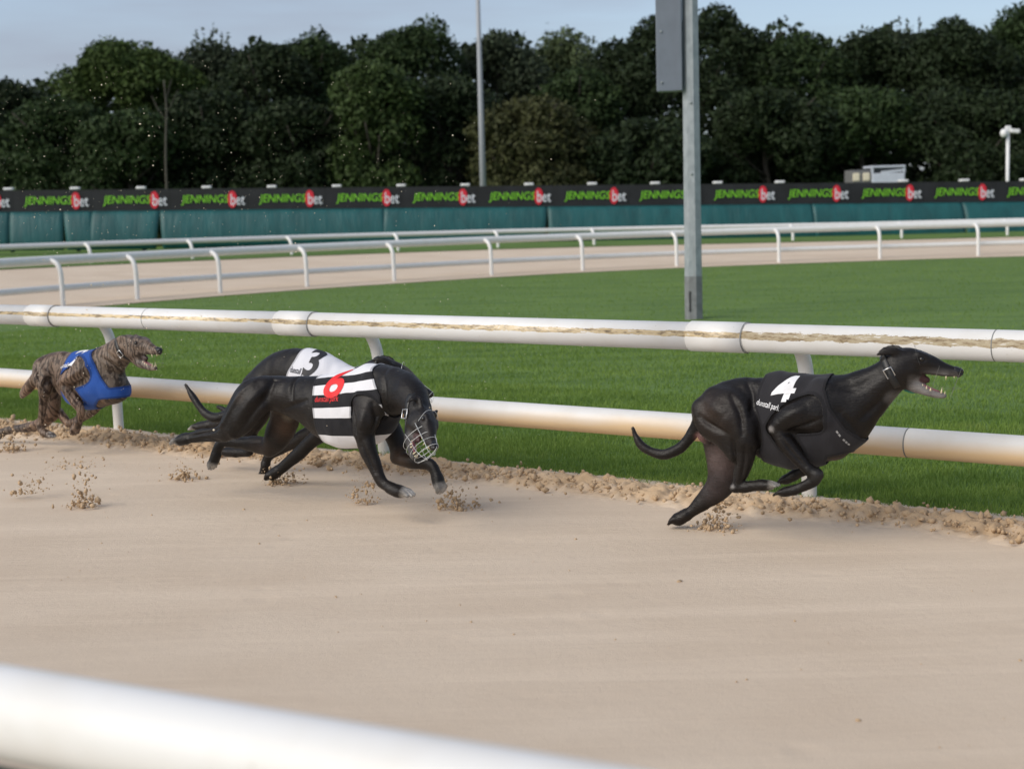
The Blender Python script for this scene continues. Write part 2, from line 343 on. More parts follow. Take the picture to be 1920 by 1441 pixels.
# grass blades
def grass(zones):
    A, H, W = [], [], []
    for t0, t1, q0, q1, dens, h, wd in zones:
        n = int((t1 - t0) * (q1 - q0) * dens); t = RNG.uniform(t0, t1, n); q = RNG.uniform(q0, q1, n)
        P = TD * t[:, None] + QD * q[:, None]
        edge = 5.70 + 0.05 * np.sin(t * 5) * np.sin(t * 2.3) + (vnoise(np.stack([t * 6, t * 0, t * 0], -1)) - 0.5) * 0.10
        fy = np.interp(P[:, 0], FARS[:, 0], FARS[:, 1]) - 1.5 + (vnoise(P * 2) - 0.5) * 0.7
        ok = (q > edge) & (P[:, 1] < fy) & (np.abs(P[:, 0]) < 0.42 * P[:, 1] + 1.2) & (P[:, 0] > -7.5)
        P = P[ok]; clump = 0.7 + 0.6 * vnoise(P * 3.1)
        A.append(P); H.append(h * RNG.uniform(0.6, 1.35, len(P)) * clump); W.append(np.full(len(P), wd))
    A = np.concatenate(A); H = np.concatenate(H); W = np.concatenate(W); n = len(A)
    ang = RNG.uniform(0, 2 * np.pi, n); sx = np.stack([np.cos(ang), np.sin(ang), ang * 0], -1)
    la = RNG.uniform(0, 2 * np.pi, n); le = np.stack([np.cos(la), np.sin(la), la * 0], -1) * (H * RNG.uniform(0.15, 0.8, n))[:, None]
    up = np.zeros((n, 3)); up[:, 2] = H; w = sx * W[:, None]
    base = A - np.array([0, 0, 0.006])
    V = np.stack([base - w, base + w, base + up * 0.6 + le * 0.35 + w * 0.8, base + up * 0.6 + le * 0.35 - w * 0.8, base + up + le], 1)
    I = (np.arange(n) * 5)[:, None]
    Fc = np.concatenate([I + np.array([0, 1, 2]), I + np.array([0, 2, 3]), I + np.array([3, 2, 4])])
    me = np_mesh('grass', V.reshape(-1, 3), Fc, False)
    at = me.attributes.new('tint', 'FLOAT', 'POINT'); at.data.foreach_set('value', np.repeat(RNG.beta(2, 2.4, n), 5).astype(np.float32))
    o = new_obj('grass', me, None, BLADE); tag(o, 'short mown green grass covering the infield inside the rail', 'grass', kind='stuff')
grass([(-10.5, 1.8, 5.64, 6.6, 8000, 0.034, 0.0019), (-12.5, 3.5, 6.6, 8.6, 4600, 0.028, 0.0022), (-15, 7, 8.6, 13, 1500, 0.022, 0.0030), (-21, 16, 13, 30, 130, 0.018, 0.005)])

# ------------------------------------------------------------------ rails
def near_rail():
    root = empty('running_rail', tq(-5.0, 5.62), RA); tag(root, 'scuffed white two-pipe running rail beside the racing greyhounds', 'rail')
    Qp, Zt, Zl = -0.10, 0.679, 0.300                 # pipes hang on the track side of the posts
    L = lambda px, py=620: rail_t(px, py, 5.52) + 5.0
    def pipe(name, x0, x1, z, r, mat):
        o = tube(name, [(0, 0, 0), ((x1 - x0) / 2, 0, 0), (x1 - x0, 0, 0)], r, mat, root, 40); o.location = (x0, Qp, z); return o
    sleeves = [(L(62), L(108)), (L(527), L(592)), (L(1298), L(1402))]
    xs = [L(-900)] + [v for s in sleeves for v in s] + [10.0]
    ring_px = [281, 1868]
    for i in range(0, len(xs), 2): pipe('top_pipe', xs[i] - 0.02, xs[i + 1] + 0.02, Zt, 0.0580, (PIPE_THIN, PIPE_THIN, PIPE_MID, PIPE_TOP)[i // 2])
    for a, b in sleeves:
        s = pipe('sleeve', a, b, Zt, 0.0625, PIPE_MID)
        g = tube('sleeve_rim', [(0, 0, 0), (0.004, 0, 0)], 0.0630, JOINT, s, 40); g.location = (b - a - 0.004, 0, 0)
    for p in ring_px:
        g = tube('joint_ring', [(0, 0, 0), (0.004, 0, 0)], 0.0586, JOINT, root, 40); g.location = (L(p), Qp, Zt)
    lj = [L(-900, 760), L(470, 760), L(1703, 835), 10.0]
    for a, b in zip(lj, lj[1:]): pipe('lower_pipe', a, b, Zl, 0.0560, PIPE_LOW)
    for a in lj[1:3]:
        g = tube('joint_ring', [(0, 0, 0), (0.005, 0, 0)], 0.0565, JOINT, root, 40); g.location = (a, Qp, Zl)
    for tp in (-13.8, -11.6, -9.38, -7.18, -5.13, -2.80, -0.6, 1.6):
        P = spline([(0, -0.11, 0.672), (0, -0.06, 0.670), (0, 0.03, 0.645), (0, 0.095, 0.555), (0, 0.118, 0.41), (0, 0.125, 0.2), (0, 0.13, -0.05)], 6)
        # flattened plastic post, curving up and over to carry the pipe
        V, Fc = tube_arrays(P, 0.0275, 16); V[:, 0] *= 1.15
        o = new_obj('post', poly_mesh('post', V, Fc), root, PIPE); o.location = (tp + 5.0, 0, 0)
near_rail()

def curve_rail(name, off, ztop, zlow, posts_at, label, rt, rl, zfun):
    base = FARS[len(FARS) // 2]; root = empty(name, (base[0], base[1], 0)); tag(root, label, 'rail')
    Bs = np.array([base[0], base[1], 0]); P = FARS + FN * off
    keep = slice(18, 348)
    tube('top_pipe', [np.array([p[0], p[1], zfun(p[0]) + ztop]) - Bs for p in P[keep]], rt, PIPE, root, 16)
    if zlow: tube('lower_pipe', [np.array([p[0], p[1], zfun(p[0]) + zlow]) - Bs for p in P[keep]], rl, PIPE, root, 16)
    for px, py in posts_at:
        d = ray(px, py); BB = P - FN * 0.24; best = min(range(len(P)), key=lambda i: abs(BB[i][0] / BB[i][1] - d[0] / d[1]))
        f = P[max(0, min(best, len(P) - 1))]; nn = -FN[best]; z0 = zfun(f[0])
        pr = [(-0.05, ztop + 0.015), (0.05, ztop), (0.16, ztop - 0.05), (0.22, ztop - 0.16), (0.235, ztop - 0.35), (0.24, -0.05)]
        Q = spline([np.array([f[0] + nn[0] * a, f[1] + nn[1] * a, z0 + b]) - Bs for a, b in pr], 5)
        tube('post', Q, 0.036, PIPE, root, 12)
curve_rail('bend_rail', -0.2 + 0.05, 0.66, 0.25, [(-60, 585), (118, 572), (257, 559), (413, 548), (577, 537), (742, 527), (925, 514), (1091, 506), (1271, 498), (1460, 491), (1653, 485), (1835, 480), (2030, 476)],
           'white two-pipe rail curving round the far edge of the infield', 0.066, 0.05, lambda x: 0.01)
curve_rail('outer_bend_rail', 7.1, 0.41, None, [(-30, 480), (168, 472), (360, 466), (552, 462), (745, 455), (930, 450), (1110, 446), (1300, 440), (1490, 437), (1692, 435), (1893, 432)],
           'low single white rail on the outside of the far bend, before the teal padding', 0.055, None, bank)

def front_rail():
    a = math.radians(-29); root = empty('spectator_rail', (-0.25, 1.52, 0), a); tag(root, 'blurred white pipe rail across the bottom foreground', 'rail')
    o = tube('top_pipe', [(-6, 0, 0), (0, 0, 0), (5, 0, 0)], 0.052, PIPE, root, 48); o.location = (0, 0.0, 0.660)
    bm = bmesh.new(); add_box(bm, (-0.5, 0.0, 0.33), (11, 0.02, 0.52)); new_obj('kickboard', bm_mesh('kickboard', bm), root, plain('dark_green_board', srgb(52, 70, 62), 0.7))
    for x in (-4.2, -2.0, 1.6, 3.8):
        tube('post', spline([(x, 0.0, 0.66), (x, -0.10, 0.65), (x, -0.2, 0.5), (x, -0.22, 0.25), (x, -0.22, -0.05)], 6), 0.035, PIPE, root, 14)
front_rail()

# ------------------------------------------------------------------ padded barrier and banner
FL, FR = at_y(20, 398, 43.0), at_y(1900, 379, 45.0)          # lower edge of the banner at both ends of the view
FDIR = FR - FL; FLEN = float(np.linalg.norm(FDIR[:2])); FDIR = FDIR / FLEN
FANG = math.atan2(FDIR[1], FDIR[0]); FSL = FDIR[2]
def fz(u): return FL[2] + FSL * u          # banner lower edge height at run u
def mat_teal():
    n = N('teal_vinyl'); v = n.coord((1, 1, 0.35)); a = n.noise(v, 2.2, 5, 0.6, 0.6); c = n.noise(n.coord((5, 1, 0.7), (0, math.radians(18), 0)), 1.5, 4, 0.6, 1.2)
    col = n.mix(n.ramp(a, [(0.3, G(0)), (0.7, G(1))]), srgb(14, 70, 72), srgb(21, 88, 90)); n.bump(n.math('ADD', c, n.math('MULTIPLY', a, 0.5)), 0.35, 0.05)
    return n.set(Base_Color=col, Roughness=0.5)
TEAL = mat_teal(); BLACKV = plain('black_banner_vinyl', (0.012, 0.013, 0.016, 1), 0.75, 0, 0.2, 2)
LIME = plain('lime_print', srgb(122, 196, 40), 0.5); REDP = plain('red_print', srgb(214, 38, 58), 0.5); PALEP = plain('pale_print', srgb(214, 218, 226), 0.5)
def text_mesh(body, size, offset=0.0, shear=0.0, align='LEFT'):
    cu = bpy.data.curves.new('txt', 'FONT'); cu.body = body; cu.size = size; cu.offset = offset; cu.shear = shear; cu.align_x = align; cu.resolution_u = 5; cu.fill_mode = 'FRONT'
    ob = bpy.data.objects.new('txt', cu); COL.objects.link(ob)
    dg = bpy.context.evaluated_depsgraph_get(); me = bpy.data.meshes.new_from_object(ob.evaluated_get(dg))
    bpy.data.objects.remove(ob); bpy.data.curves.remove(cu); return me
def fit(me, w, h):                       # scale lettering to a width and cap height, origin at lower left
    V = np.array([v.co[:] for v in me.vertices]); lo, hi = V.min(0), V.max(0); s = np.array([w / (hi[0] - lo[0]), h / (hi[1] - lo[1]), 1]); V = (V - lo) * s
    return V
def flat_text(name, body, w, h, mat, offset=0.02, shear=0.0):
    me = text_mesh(body, 1.0, offset, shear); V = fit(me, w, h)
    for v, c in zip(me.vertices, V): v.co = (c[0], 0, c[1])
    me.materials.clear(); me.materials.append(mat); me.name = name; me.update(); return me
def fence():
    unit = FLEN / 13.27
    pad = empty('padded_barrier', (FL[0], FL[1], 0), FANG); tag(pad, 'teal vinyl padded crash barrier under the black banner', 'barrier')
    cuts = [-9, -6.6, -4.2, -2.0]; u = 0.0
    for wdt in (1.45, 0.78, 1.85, 6.2, 4.6, 4.2, 3.4, 4.4, 5.0): cuts.append(u + 0.0); u += wdt
    cuts += [u, u + 2.5, u + 5, u + 8]
    prof = [(-0.02, 0.01), (-0.08, -0.03), (-0.14, -0.12), (-0.22, -0.32), (-0.28, -0.55), (-0.31, -0.80), (-0.30, -1.05)]
    for a, b in zip(cuts, cuts[1:]):
        b -= 0.006; V, Fc = [], []; ns_ = max(6, int((b - a) / 0.12)); bulge = random.uniform(-0.012, 0.012); lean = random.uniform(-0.12, 0.16)
        for i in range(ns_ + 1):
            s = i / ns_; u = a + (b - a) * s; pin = (1 - abs(2 * s - 1) ** 6)
            wr = 0.008 * math.sin(u * 9 + a) * math.sin(u * 3.7) 
            for y, z in prof: V.append((u + lean * z, y * (0.95 + 0.05 * pin) + 0.6 * bulge * pin * (1 if z < -0.05 else 0) + wr * (1 if -0.9 < z < -0.05 else 0), fz(u) + z))
        k = len(prof)
        for i in range(ns_):
            for j in range(k - 1): Fc.append((i * k + j, i * k + j + 1, (i + 1) * k + j + 1, (i + 1) * k + j))
        me = poly_mesh('pad_panel', V, Fc); o = new_obj('pad_panel', me, pad, TEAL)
        sm = o.modifiers.new('thick', 'SOLIDIFY'); sm.thickness = 0.03; sm.offset = -1
    ban = empty('advertising_banner', (FL[0], FL[1], 0), FANG); tag(ban, 'long black advertising banner with lime and red lettering above the padding', 'banner')
    h = 0.60
    jm = flat_text('lime_lettering', 'JENNINGS', 1.31, 0.285, LIME, 0.006, 0.15); bmh = flat_text('pale_lettering', 'bet', 0.39, 0.31, PALEP, 0.004)
    bm = bmesh.new(); bmesh.ops.create_circle(bm, cap_ends=True, radius=1, segments=28); bmesh.ops.transform(bm, matrix=Matrix.Rotation(math.pi / 2, 4, 'X') @ Matrix.Diagonal((0.125, 0.235, 1, 1)), verts=bm.verts); red = bm_mesh('red_disc', bm); red.materials.append(REDP)
    u0 = 25 / 1880 * FLEN - 0.33 * 0
    for i in range(-3, 17):
        a = u0 + unit * i - 0.30; b = a + unit - 0.006
        V = []; m = 8
        for j in range(m + 1):
            u = a + (b - a) * j / m; sag = -0.012 * math.sin(j / m * math.pi * 2 + i)
            V += [(u, 0.0, fz(u) + sag * 0.5), (u, 0.0, fz(u) + h)]
        me = poly_mesh('banner_panel', V, [(2 * j, 2 * j + 2, 2 * j + 3, 2 * j + 1) for j in range(m)], False); p = new_obj('banner_panel', me, ban, BLACKV)
        sm = p.modifiers.new('thick', 'SOLIDIFY'); sm.thickness = 0.02; sm.offset = -1
        for me_, du, dy, dz in ((jm, 0.30, -0.026, 0.14), (red, 1.71, -0.031, 0.30), (bmh, 1.665, -0.036, 0.14)):
            c = new_obj(me_.name, me_, p); c.location = (a + du, dy, fz(a + du) + dz); c.rotation_euler = (0, -math.atan(FSL), 0)
    cb = bmesh.new(); add_box(cb, (0, 0, 0.04), (0.26, 0.22, 0.07), bevel=0.025); cap = bm_mesh('post_cap', cb, True); cap.materials.append(WHITEP)
    pb = bmesh.new(); add_box(pb, (0, 0, -0.85), (0.10, 0.10, 1.7)); pm = bm_mesh('fence_post', pb); pm.materials.append(DARKM)
    step = FLEN * 119.3 / 1880
    for i in range(-5, 21):
        if i in (13,): continue
        u = FLEN * (-3 / 1880) + step * i; p = new_obj('fence_post', pm, ban); p.location = (u, 0.14, fz(u) + h); c = new_obj('post_cap', cap, p); c.rotation_euler = (0, 0, 0)
fence()

# ------------------------------------------------------------------ poles, camera mast, floodlight unit
def main_pole():
    b = gp(1301, 597); root = empty('floodlight_pole', tuple(b), math.radians(-12)); tag(root, 'thick grey galvanised pole with a steel cabinet standing on the infield', 'pole')
    bm = bmesh.new(); H = 7.2
    def oct_(z, r): return [bm.verts.new((r * math.cos(a + math.pi / 8) / math.cos(math.pi / 8), r * math.sin(a + math.pi / 8) / math.cos(math.pi / 8), z)) for a in np.arange(8) * math.pi / 4]
    R = [oct_(0.45, 0.090), oct_(2.5, 0.084), oct_(H, 0.07)]
    for a, c in zip(R, R[1:]):
        for i in range(8): bm.faces.new((a[i], a[(i + 1) % 8], c[(i + 1) % 8], c[i]))
    new_obj('shaft', bm_mesh('shaft', bm), root, GALV)
    bm = bmesh.new(); R = [oct_(-0.1, 0.094), oct_(0.46, 0.092)]
    for i in range(8): bm.faces.new((R[0][i], R[0][(i + 1) % 8], R[1][(i + 1) % 8], R[1][i]))
    bm.faces.new(R[1]); new_obj('base_section', bm_mesh('base_section', bm), root, POLEBASE)
    bm = bmesh.new(); add_box(bm, (-0.03, -0.093, 0.19), (0.022, 0.008, 0.22)); new_obj('access_slot', bm_mesh('access_slot', bm), root, DARKM)
    bm = bmesh.new(); add_box(bm, (-0.225, 0.0, 3.35), (0.26, 0.20, 1.85), bevel=0.01); cab = new_obj('cabinet', bm_mesh('cabinet', bm), root, CABINET)
    bm = bmesh.new(); add_box(bm, (-0.105, -0.115, 3.35), (0.045, 0.035, 1.84)); new_obj('conduit', bm_mesh('conduit', bm), cab, CABINET)
    for z in (2.52, 3.05, 3.6, 4.1):
        bm = bmesh.new(); bmesh.ops.create_cone(bm, cap_ends=True, segments=10, radius1=0.013, radius2=0.010, depth=0.02, matrix=Matrix.Translation((-0.30, -0.108, z)) @ Matrix.Rotation(math.pi / 2, 4, 'X')); new_obj('bolt', bm_mesh('bolt', bm), cab, GALV)
    for z in (2.3, 1.55): 
        bm = bmesh.new(); bmesh.ops.create_cone(bm, cap_ends=True, segments=10, radius1=0.016, radius2=0.012, depth=0.02, matrix=Matrix.Translation((0.0, -0.094, z)) @ Matrix.Rotation(math.pi / 2, 4, 'X')); new_obj('bolt', bm_mesh('bolt', bm), root, GALV)
main_pole()
def far_pole():
    b = at_y(907, 395, 50.0); root = empty('lighting_mast', (b[0], b[1], 0.15)); tag(root, 'thin pale tapering mast rising behind the banner', 'pole')
    tube('shaft', [(0, 0, -0.2), (0, 0, 4), (0, 0, 11)], [0.115, 0.09, 0.045], plain('pale_grey_steel', srgb(150, 154, 160), 0.5), root, 14)
    tube('base_sleeve', [(0, 0, -0.1), (0, 0, 1.2)], 0.14, GALV, root, 14)
far_pole()
def cam_mast():
    b = at_y(1889, 345, 50.0); root = empty('camera_mast', (b[0], b[1], 0.1)); tag(root, 'white camera mast with two camera housings at the right edge', 'camera mast')
    top = at_y(1889, 245, 50.0)[2] - 0.1
    tube('mast', [(0, 0, -0.2), (0, 0, top + 0.1)], 0.055, WHITEP, root, 14)
    bm = bmesh.new(); bmesh.ops.create_uvsphere(bm, u_segments=16, v_segments=10, radius=0.12, matrix=Matrix.Translation((-0.16, -0.1, top - 0.08)) @ Matrix.Diagonal((1, 1, 1.15, 1))); new_obj('dome_camera', bm_mesh('dome_camera', bm, True), root, WHITEP)
    bm = bmesh.new(); add_box(bm, (0.20, -0.05, top - 0.02), (0.30, 0.14, 0.13), Matrix.Rotation(0.1, 3, 'Y'), 0.03); new_obj('camera_housing', bm_mesh('camera_housing', bm), root, WHITEP)
    bm = bmesh.new(); add_box(bm, (0, 0, top + 0.05), (0.18, 0.16, 0.20), None, 0.04); new_obj('mast_head', bm_mesh('mast_head', bm), root, WHITEP)
cam_mast()
def light_unit():
    b = at_y(1638, 345, 49.5); root = empty('floodlight_trailer', (b[0], b[1], 0.1), math.radians(4)); tag(root, 'white equipment unit with two square lamps showing over the banner', 'equipment')
    k = 49.5 / F_PX; zb = b[2] - 0.1
    lm = plain('pale_panel', srgb(196, 202, 212), 0.45); dk = plain('dark_window', (0.03, 0.035, 0.04, 1), 0.3); cream = plain('lamp_lens', srgb(226, 216, 190), 0.25)
    bm = bmesh.new(); add_box(bm, (-31 * k, 0, zb / 2 + 13 * k), (35 * k, 0.8, zb + 26 * k), None, 0.02); hb = new_obj('lamp_box', bm_mesh('lamp_box', bm), root, plain('lamp_box_grey', srgb(112, 112, 112), 0.5))
    for dx in (-40, -21):
        bm = bmesh.new(); add_box(bm, (dx * k, -0.41, zb + 13 * k), (13 * k, 0.05, 15 * k), None, 0.03); new_obj('lamp', bm_mesh('lamp', bm), hb, cream)
    bm = bmesh.new(); add_box(bm, (20 * k, 0, zb / 2 + 9 * k), (62 * k, 0.9, zb + 20 * k), None, 0.03); body = new_obj('body', bm_mesh('body', bm), root, lm)
    bm = bmesh.new(); add_box(bm, (22 * k, 0.02, zb + 24.5 * k), (54 * k, 0.8, 10 * k), None, 0.01); new_obj('dark_window', bm_mesh('dark_window', bm), body, dk)
    bm = bmesh.new(); add_box(bm, (20 * k, 0, zb + 31 * k), (64 * k, 0.95, 4 * k), None, 0.02); new_obj('roof', bm_mesh('roof', bm), body, lm)
    for dx in (-10, 50):
        bm = bmesh.new(); add_box(bm, (dx * k, -0.40, zb + 24.5 * k), (4 * k, 0.08, 10.5 * k)); new_obj('pillar', bm_mesh('pillar', bm), body, lm)
    bm = bmesh.new(); add_box(bm, (28 * k, -0.42, zb + 22 * k), (44 * k, 0.05, 5 * k), Matrix.Rotation(-0.09, 3, 'Y'), 0.01); new_obj('tilted_cover', bm_mesh('tilted_cover', bm), body, lm)
light_unit()

# ------------------------------------------------------------------ trees
def mat_leaf(name, c):
    n = N(name); at = n.new('ShaderNodeAttribute', attribute_name='tint'); a = n.noise(n.coord(), 0.9, 3)
    c = tuple(x * 0.90 for x in c); lo = tuple(x * 0.65 for x in c) + (1,); hi = tuple(min(1, x * 1.4) for x in c) + (1,)
    col = n.ramp(at.outputs['Fac'], [(0, lo), (0.6, tuple(c) + (1,)), (1, hi)])
    col = n.mix(n.ramp(a, [(0.4, G(0)), (0.7, G(0.4))]), col, lo)
    return n.set(Base_Color=col, Roughness=0.65, Specular_IOR_Level=0.15)
BARK = plain('bark', (0.055, 0.047, 0.038, 1), 0.9, 0, 0.3, 9)
LEAFM = {'dark': mat_leaf('dark_leaf', (0.022, 0.036, 0.014)), 'mid': mat_leaf('mid_leaf', (0.032, 0.055, 0.018)), 'yellow': mat_leaf('yellow_green_leaf', (0.055, 0.088, 0.022)),
         'light': mat_leaf('light_leaf', (0.046, 0.074, 0.022)), 'grey': mat_leaf('grey_green_leaf', (0.042, 0.058, 0.032)), 'pale': mat_leaf('pale_willow_leaf', (0.085, 0.115, 0.05)), 'olive': mat_leaf('olive_leaf', (0.06, 0.066, 0.026))}
def crown_mesh(seed, nleaf, wispy, rx, ry, H):
    r = np.random.default_rng(seed); C = []
    def env(z): return math.sqrt(max(0.0, 1 - (max(0.0, z - 0.40) / 0.60) ** 2.2)) * (0.86 + 0.14 * min(1, z / 0.3))
    nl = int(10 + rx * H * 1.1)
    for i in range(nl):
        R = r.uniform(0.55, 1.15) * min(1.0, rx / 2.4 + 0.2); z = r.uniform(0.3, H - R * 0.95); e = env((z + R * 0.4) / H); a = r.uniform(0, 2 * math.pi); d = r.uniform(0.35, 1.0) ** 0.6
        C.append((math.cos(a) * d * max(0, rx * e - R * 0.75), math.sin(a) * d * max(0, ry * e - R * 0.6), z, R))
    for i in range(14):
        R = r.uniform(0.6, 1.05); x = r.uniform(-0.55, 0.55); C.append((x * rx, r.uniform(-0.4, 0.4) * ry, H * (0.93 - 0.42 * x * x) - R * 0.8, R))
    C = np.array(C); W = C[:, 3] ** 2; W /= W.sum(); pick = r.choice(len(C), nleaf, p=W)
    d = r.normal(size=(nleaf, 3)); d /= np.linalg.norm(d, axis=1)[:, None]; d[:, 2] = np.where(r.random(nleaf) < 0.4, np.abs(d[:, 2]), d[:, 2])
    rr = C[pick, 3] * np.where(r.random(nleaf) < 0.8, r.normal(0.95, 0.10, nleaf), r.uniform(0.2, 0.9, nleaf))
    P = C[pick, :3] + d * rr[:, None] * np.array([1, 1, 0.85])
    if wispy:
        k = r.random(nleaf) < wispy; m = 46; st = r.choice(m, nleaf); sx = r.uniform(-0.8, 0.8, m); sy = r.uniform(-0.6, 0.6, m); tt = r.random(nleaf) ** 0.8; z0 = H * np.array([env(0.75) * 0.7 for _ in sx]); sh = H * (1.04 - 0.35 * sx ** 2) * r.uniform(0.86, 0.99, m)
        Q = np.stack([(sx[st] * (0.85 + 0.12 * tt)) * rx + r.normal(0, 0.07, nleaf) * (1.2 - tt), sy[st] * ry + r.normal(0, 0.07, nleaf), z0[st] + (sh[st] - z0[st]) * tt], -1); P[k] = Q[k]
    P[:, 2] = np.clip(P[:, 2], 0.0, None)
    return P, d, r
def tree(name, label, px, ytop, hw, Y, kind, nleaf=7000, wispy=0.0, leaf=0.122, trunk=True, seed=None, ground=0.15):
    seed = seed if seed is not None else int(px) + 213; base = at_y(px, 395, Y); top = at_y(px, ytop, Y); Hh = top[2] - ground; rx = hw * Y / F_PX
    rx *= 1.32; nleaf = int(nleaf * 2.4); wispy = wispy * 0.6 if wispy > 0.2 else 0.0; P, d, r = crown_mesh(seed, nleaf, wispy, rx, min(rx, 3.0), Hh); n = len(P)
    a = r.normal(size=(n, 3)); nrm = d * 0.6 + a * 0.6; nrm /= np.linalg.norm(nrm, axis=1)[:, None]
    u = np.cross(nrm, r.normal(size=(n, 3))); u /= np.linalg.norm(u, axis=1)[:, None]; v = np.cross(nrm, u)
    s = leaf * r.uniform(0.5, 1.25, n)[:, None]
    V = np.stack([P - u * s * 0.9, P - v * s * 0.42, P + u * s, P + v * s * 0.42], 1).reshape(-1, 3); Fc = np.arange(n * 4).reshape(-1, 4)
    root = empty(name, (base[0], base[1], ground)); tag(root, label, 'tree', 'trees beyond the track')
    me = np_mesh('crown', V, Fc, False); at = me.attributes.new('tint', 'FLOAT', 'POINT'); at.data.foreach_set('value', np.repeat(np.clip(r.normal(0.5, 0.2, n), 0, 1), 4).astype(np.float32))
    new_obj('crown', me, root, LEAFM[kind])
    V, Fc = tube_arrays(spline([(0, 0, -0.3), (0.05, 0, Hh * 0.25), (-0.08, 0.05, Hh * 0.5), (0.05, 0, Hh * 0.85)], 4), np.linspace(0.20, 0.04, 13), 10); VV = [V]; FF = list(Fc); o = len(V)
    for i in range(9):
        an = r.uniform(0, 6.28); z0 = Hh * r.uniform(0.2, 0.65); L = rx * r.uniform(0.5, 0.85)
        V, Fc = tube_arrays([(0, 0, z0), (L * 0.5 * math.cos(an), min(L, 2.4) * 0.5 * math.sin(an), z0 + Hh * 0.10), (L * math.cos(an), min(L, 2.4) * math.sin(an), z0 + Hh * 0.24)], [0.07, 0.045, 0.015], 6)
        VV.append(V); FF += [tuple(k + o for k in f) for f in Fc]; o += len(V)
    new_obj('trunk', poly_mesh('trunk', np.vstack(VV), FF), root, BARK)
T = [
 ('oak_tree', 'low dark rounded tree at the far left edge of the wood', 35, 135, 85, 62, 'dark', 6500, 0),
 ('hedge_tree', 'bushy mid-green tree in front, second from the left edge', 125, 165, 95, 55, 'mid', 8000, 0.04),
 ('ash_tree', 'broad yellow-green domed tree left of the bare trunk', 258, 62, 150, 60, 'yellow', 19000, 0.02),
 ('wispy_tree', 'tree with thin upright wispy twigs against the sky', 415, 58, 85, 63, 'grey', 6500, 0.22),
 ('hedge_tree', 'dark green tree standing over the third lettering from the left', 400, 150, 95, 56, 'dark', 8000, 0),
 ('oak_tree', 'dark rounded tree right of the wispy twigs', 510, 56, 85, 60, 'dark', 8000, 0.04),
 ('ash_tree', 'mid-green tree with a ragged top next to the tallest centre tree', 595, 42, 75, 62, 'mid', 7500, 0.08),
 ('poplar_tree', 'narrow light green tree in front, left of the thin mast', 708, 90, 66, 54, 'light', 8000, 0.06),
 ('oak_tree', 'tallest domed tree left of the thin mast', 785, 22, 105, 63, 'mid', 9500, 0.02),
 ('hedge_tree', 'shadowy tree filling the gap beneath the tallest centre dome', 570, 170, 100, 55, 'dark', 8000, 0),
 ('hedge_tree', 'dark tree right behind the thin mast', 850, 130, 90, 56, 'dark', 7500, 0),
 ('ash_tree', 'greyish green tree just right of the thin mast', 940, 40, 80, 65, 'grey', 7500, 0.06),
 ('willow_tree', 'pale feathery tree with light tips against the sky', 1060, 50, 85, 68, 'pale', 7000, 0.22),
 ('hawthorn_tree', 'low olive-brown bushy tree right of the thin mast', 995, 165, 105, 54, 'olive', 9000, 0.05),
 ('hedge_tree', 'mid-green tree between the olive bush and the big dark dome', 1085, 110, 75, 58, 'mid', 7000, 0.05),
 ('oak_tree', 'very large dark domed tree behind the grey pole', 1300, 8, 190, 60, 'dark', 17000, 0),
 ('hedge_tree', 'dark bush at the foot of the grey pole backdrop', 1215, 210, 110, 54, 'dark', 8000, 0),
 ('ash_tree', 'mid-dark tree right of the big dark dome', 1490, 40, 105, 60, 'mid', 9000, 0.07),
 ('hedge_tree', 'dark tree above the white lamp unit to its left', 1440, 150, 105, 55, 'dark', 8500, 0),
 ('oak_tree', 'rounded tree rising above the white lamp unit', 1630, 42, 80, 62, 'dark', 7500, 0.04),
 ('wispy_tree', 'thin twiggy tree showing sky between its tips, right side', 1690, 36, 60, 66, 'grey', 5000, 0.3),
 ('hedge_tree', 'dark tree directly behind the white lamp unit', 1620, 150, 110, 56, 'mid', 8500, 0.02),
 ('oak_tree', 'broad dark tree left of the camera mast', 1795, 22, 100, 60, 'dark', 9500, 0.02),
 ('oak_tree', 'tall dark tree at the right edge behind the camera mast', 1915, 5, 100, 63, 'mid', 9000, 0.02),
 ('hedge_tree', 'lower dark tree beside the camera mast', 1820, 160, 120, 55, 'dark', 8500, 0),
 ('hedge_tree', 'dark leafy tree cut off by the left edge of the view', -60, 160, 90, 57, 'dark', 6000, 0),
 ('hedge_tree', 'dark low tree below the yellow-green dome', 250, 190, 90, 54, 'mid', 7000, 0),
 ('hedge_tree', 'dark leafy tree cut off by the right edge of the view', 2000, 120, 110, 57, 'dark', 6000, 0),
]
for nm, lb, px, yt, hw, Y, kd, nl, wi in T: tree(nm, lb, px, yt, hw, Y, kd, nl, wi)
def bare_trunk():
    b = at_y(316, 395, 52.5); root = empty('bare_sapling', (b[0], b[1], 0.15)); tag(root, 'thin bare grey trunk standing before the dark trees on the left', 'tree')
    k = 52.5 / F_PX; z = lambda y: float(at_y(316, y, 52.5)[2]) - 0.15
    tube('trunk', spline([(0, 0, -0.2), (-0.02, 0, z(330)), (0.03, 0, z(260)), (0.1, 0, z(205)), (0.05, 0.05, z(150))], 4), np.linspace(0.05, 0.02, 17), plain('grey_bark', (0.075, 0.07, 0.056, 1), 0.9, 0, 0.2), root, 8)
    for i, (x, yy) in enumerate(((0.5, 190), (-0.4, 200), (0.3, 170))):
        tube('branch', [(0.08, 0, z(yy + 25)), (x * 0.6, 0.1, z(yy)), (x, 0.1, z(yy - 22))], [0.02, 0.014, 0.007], bpy.data.materials['grey_bark'], root, 6)
bare_trunk()
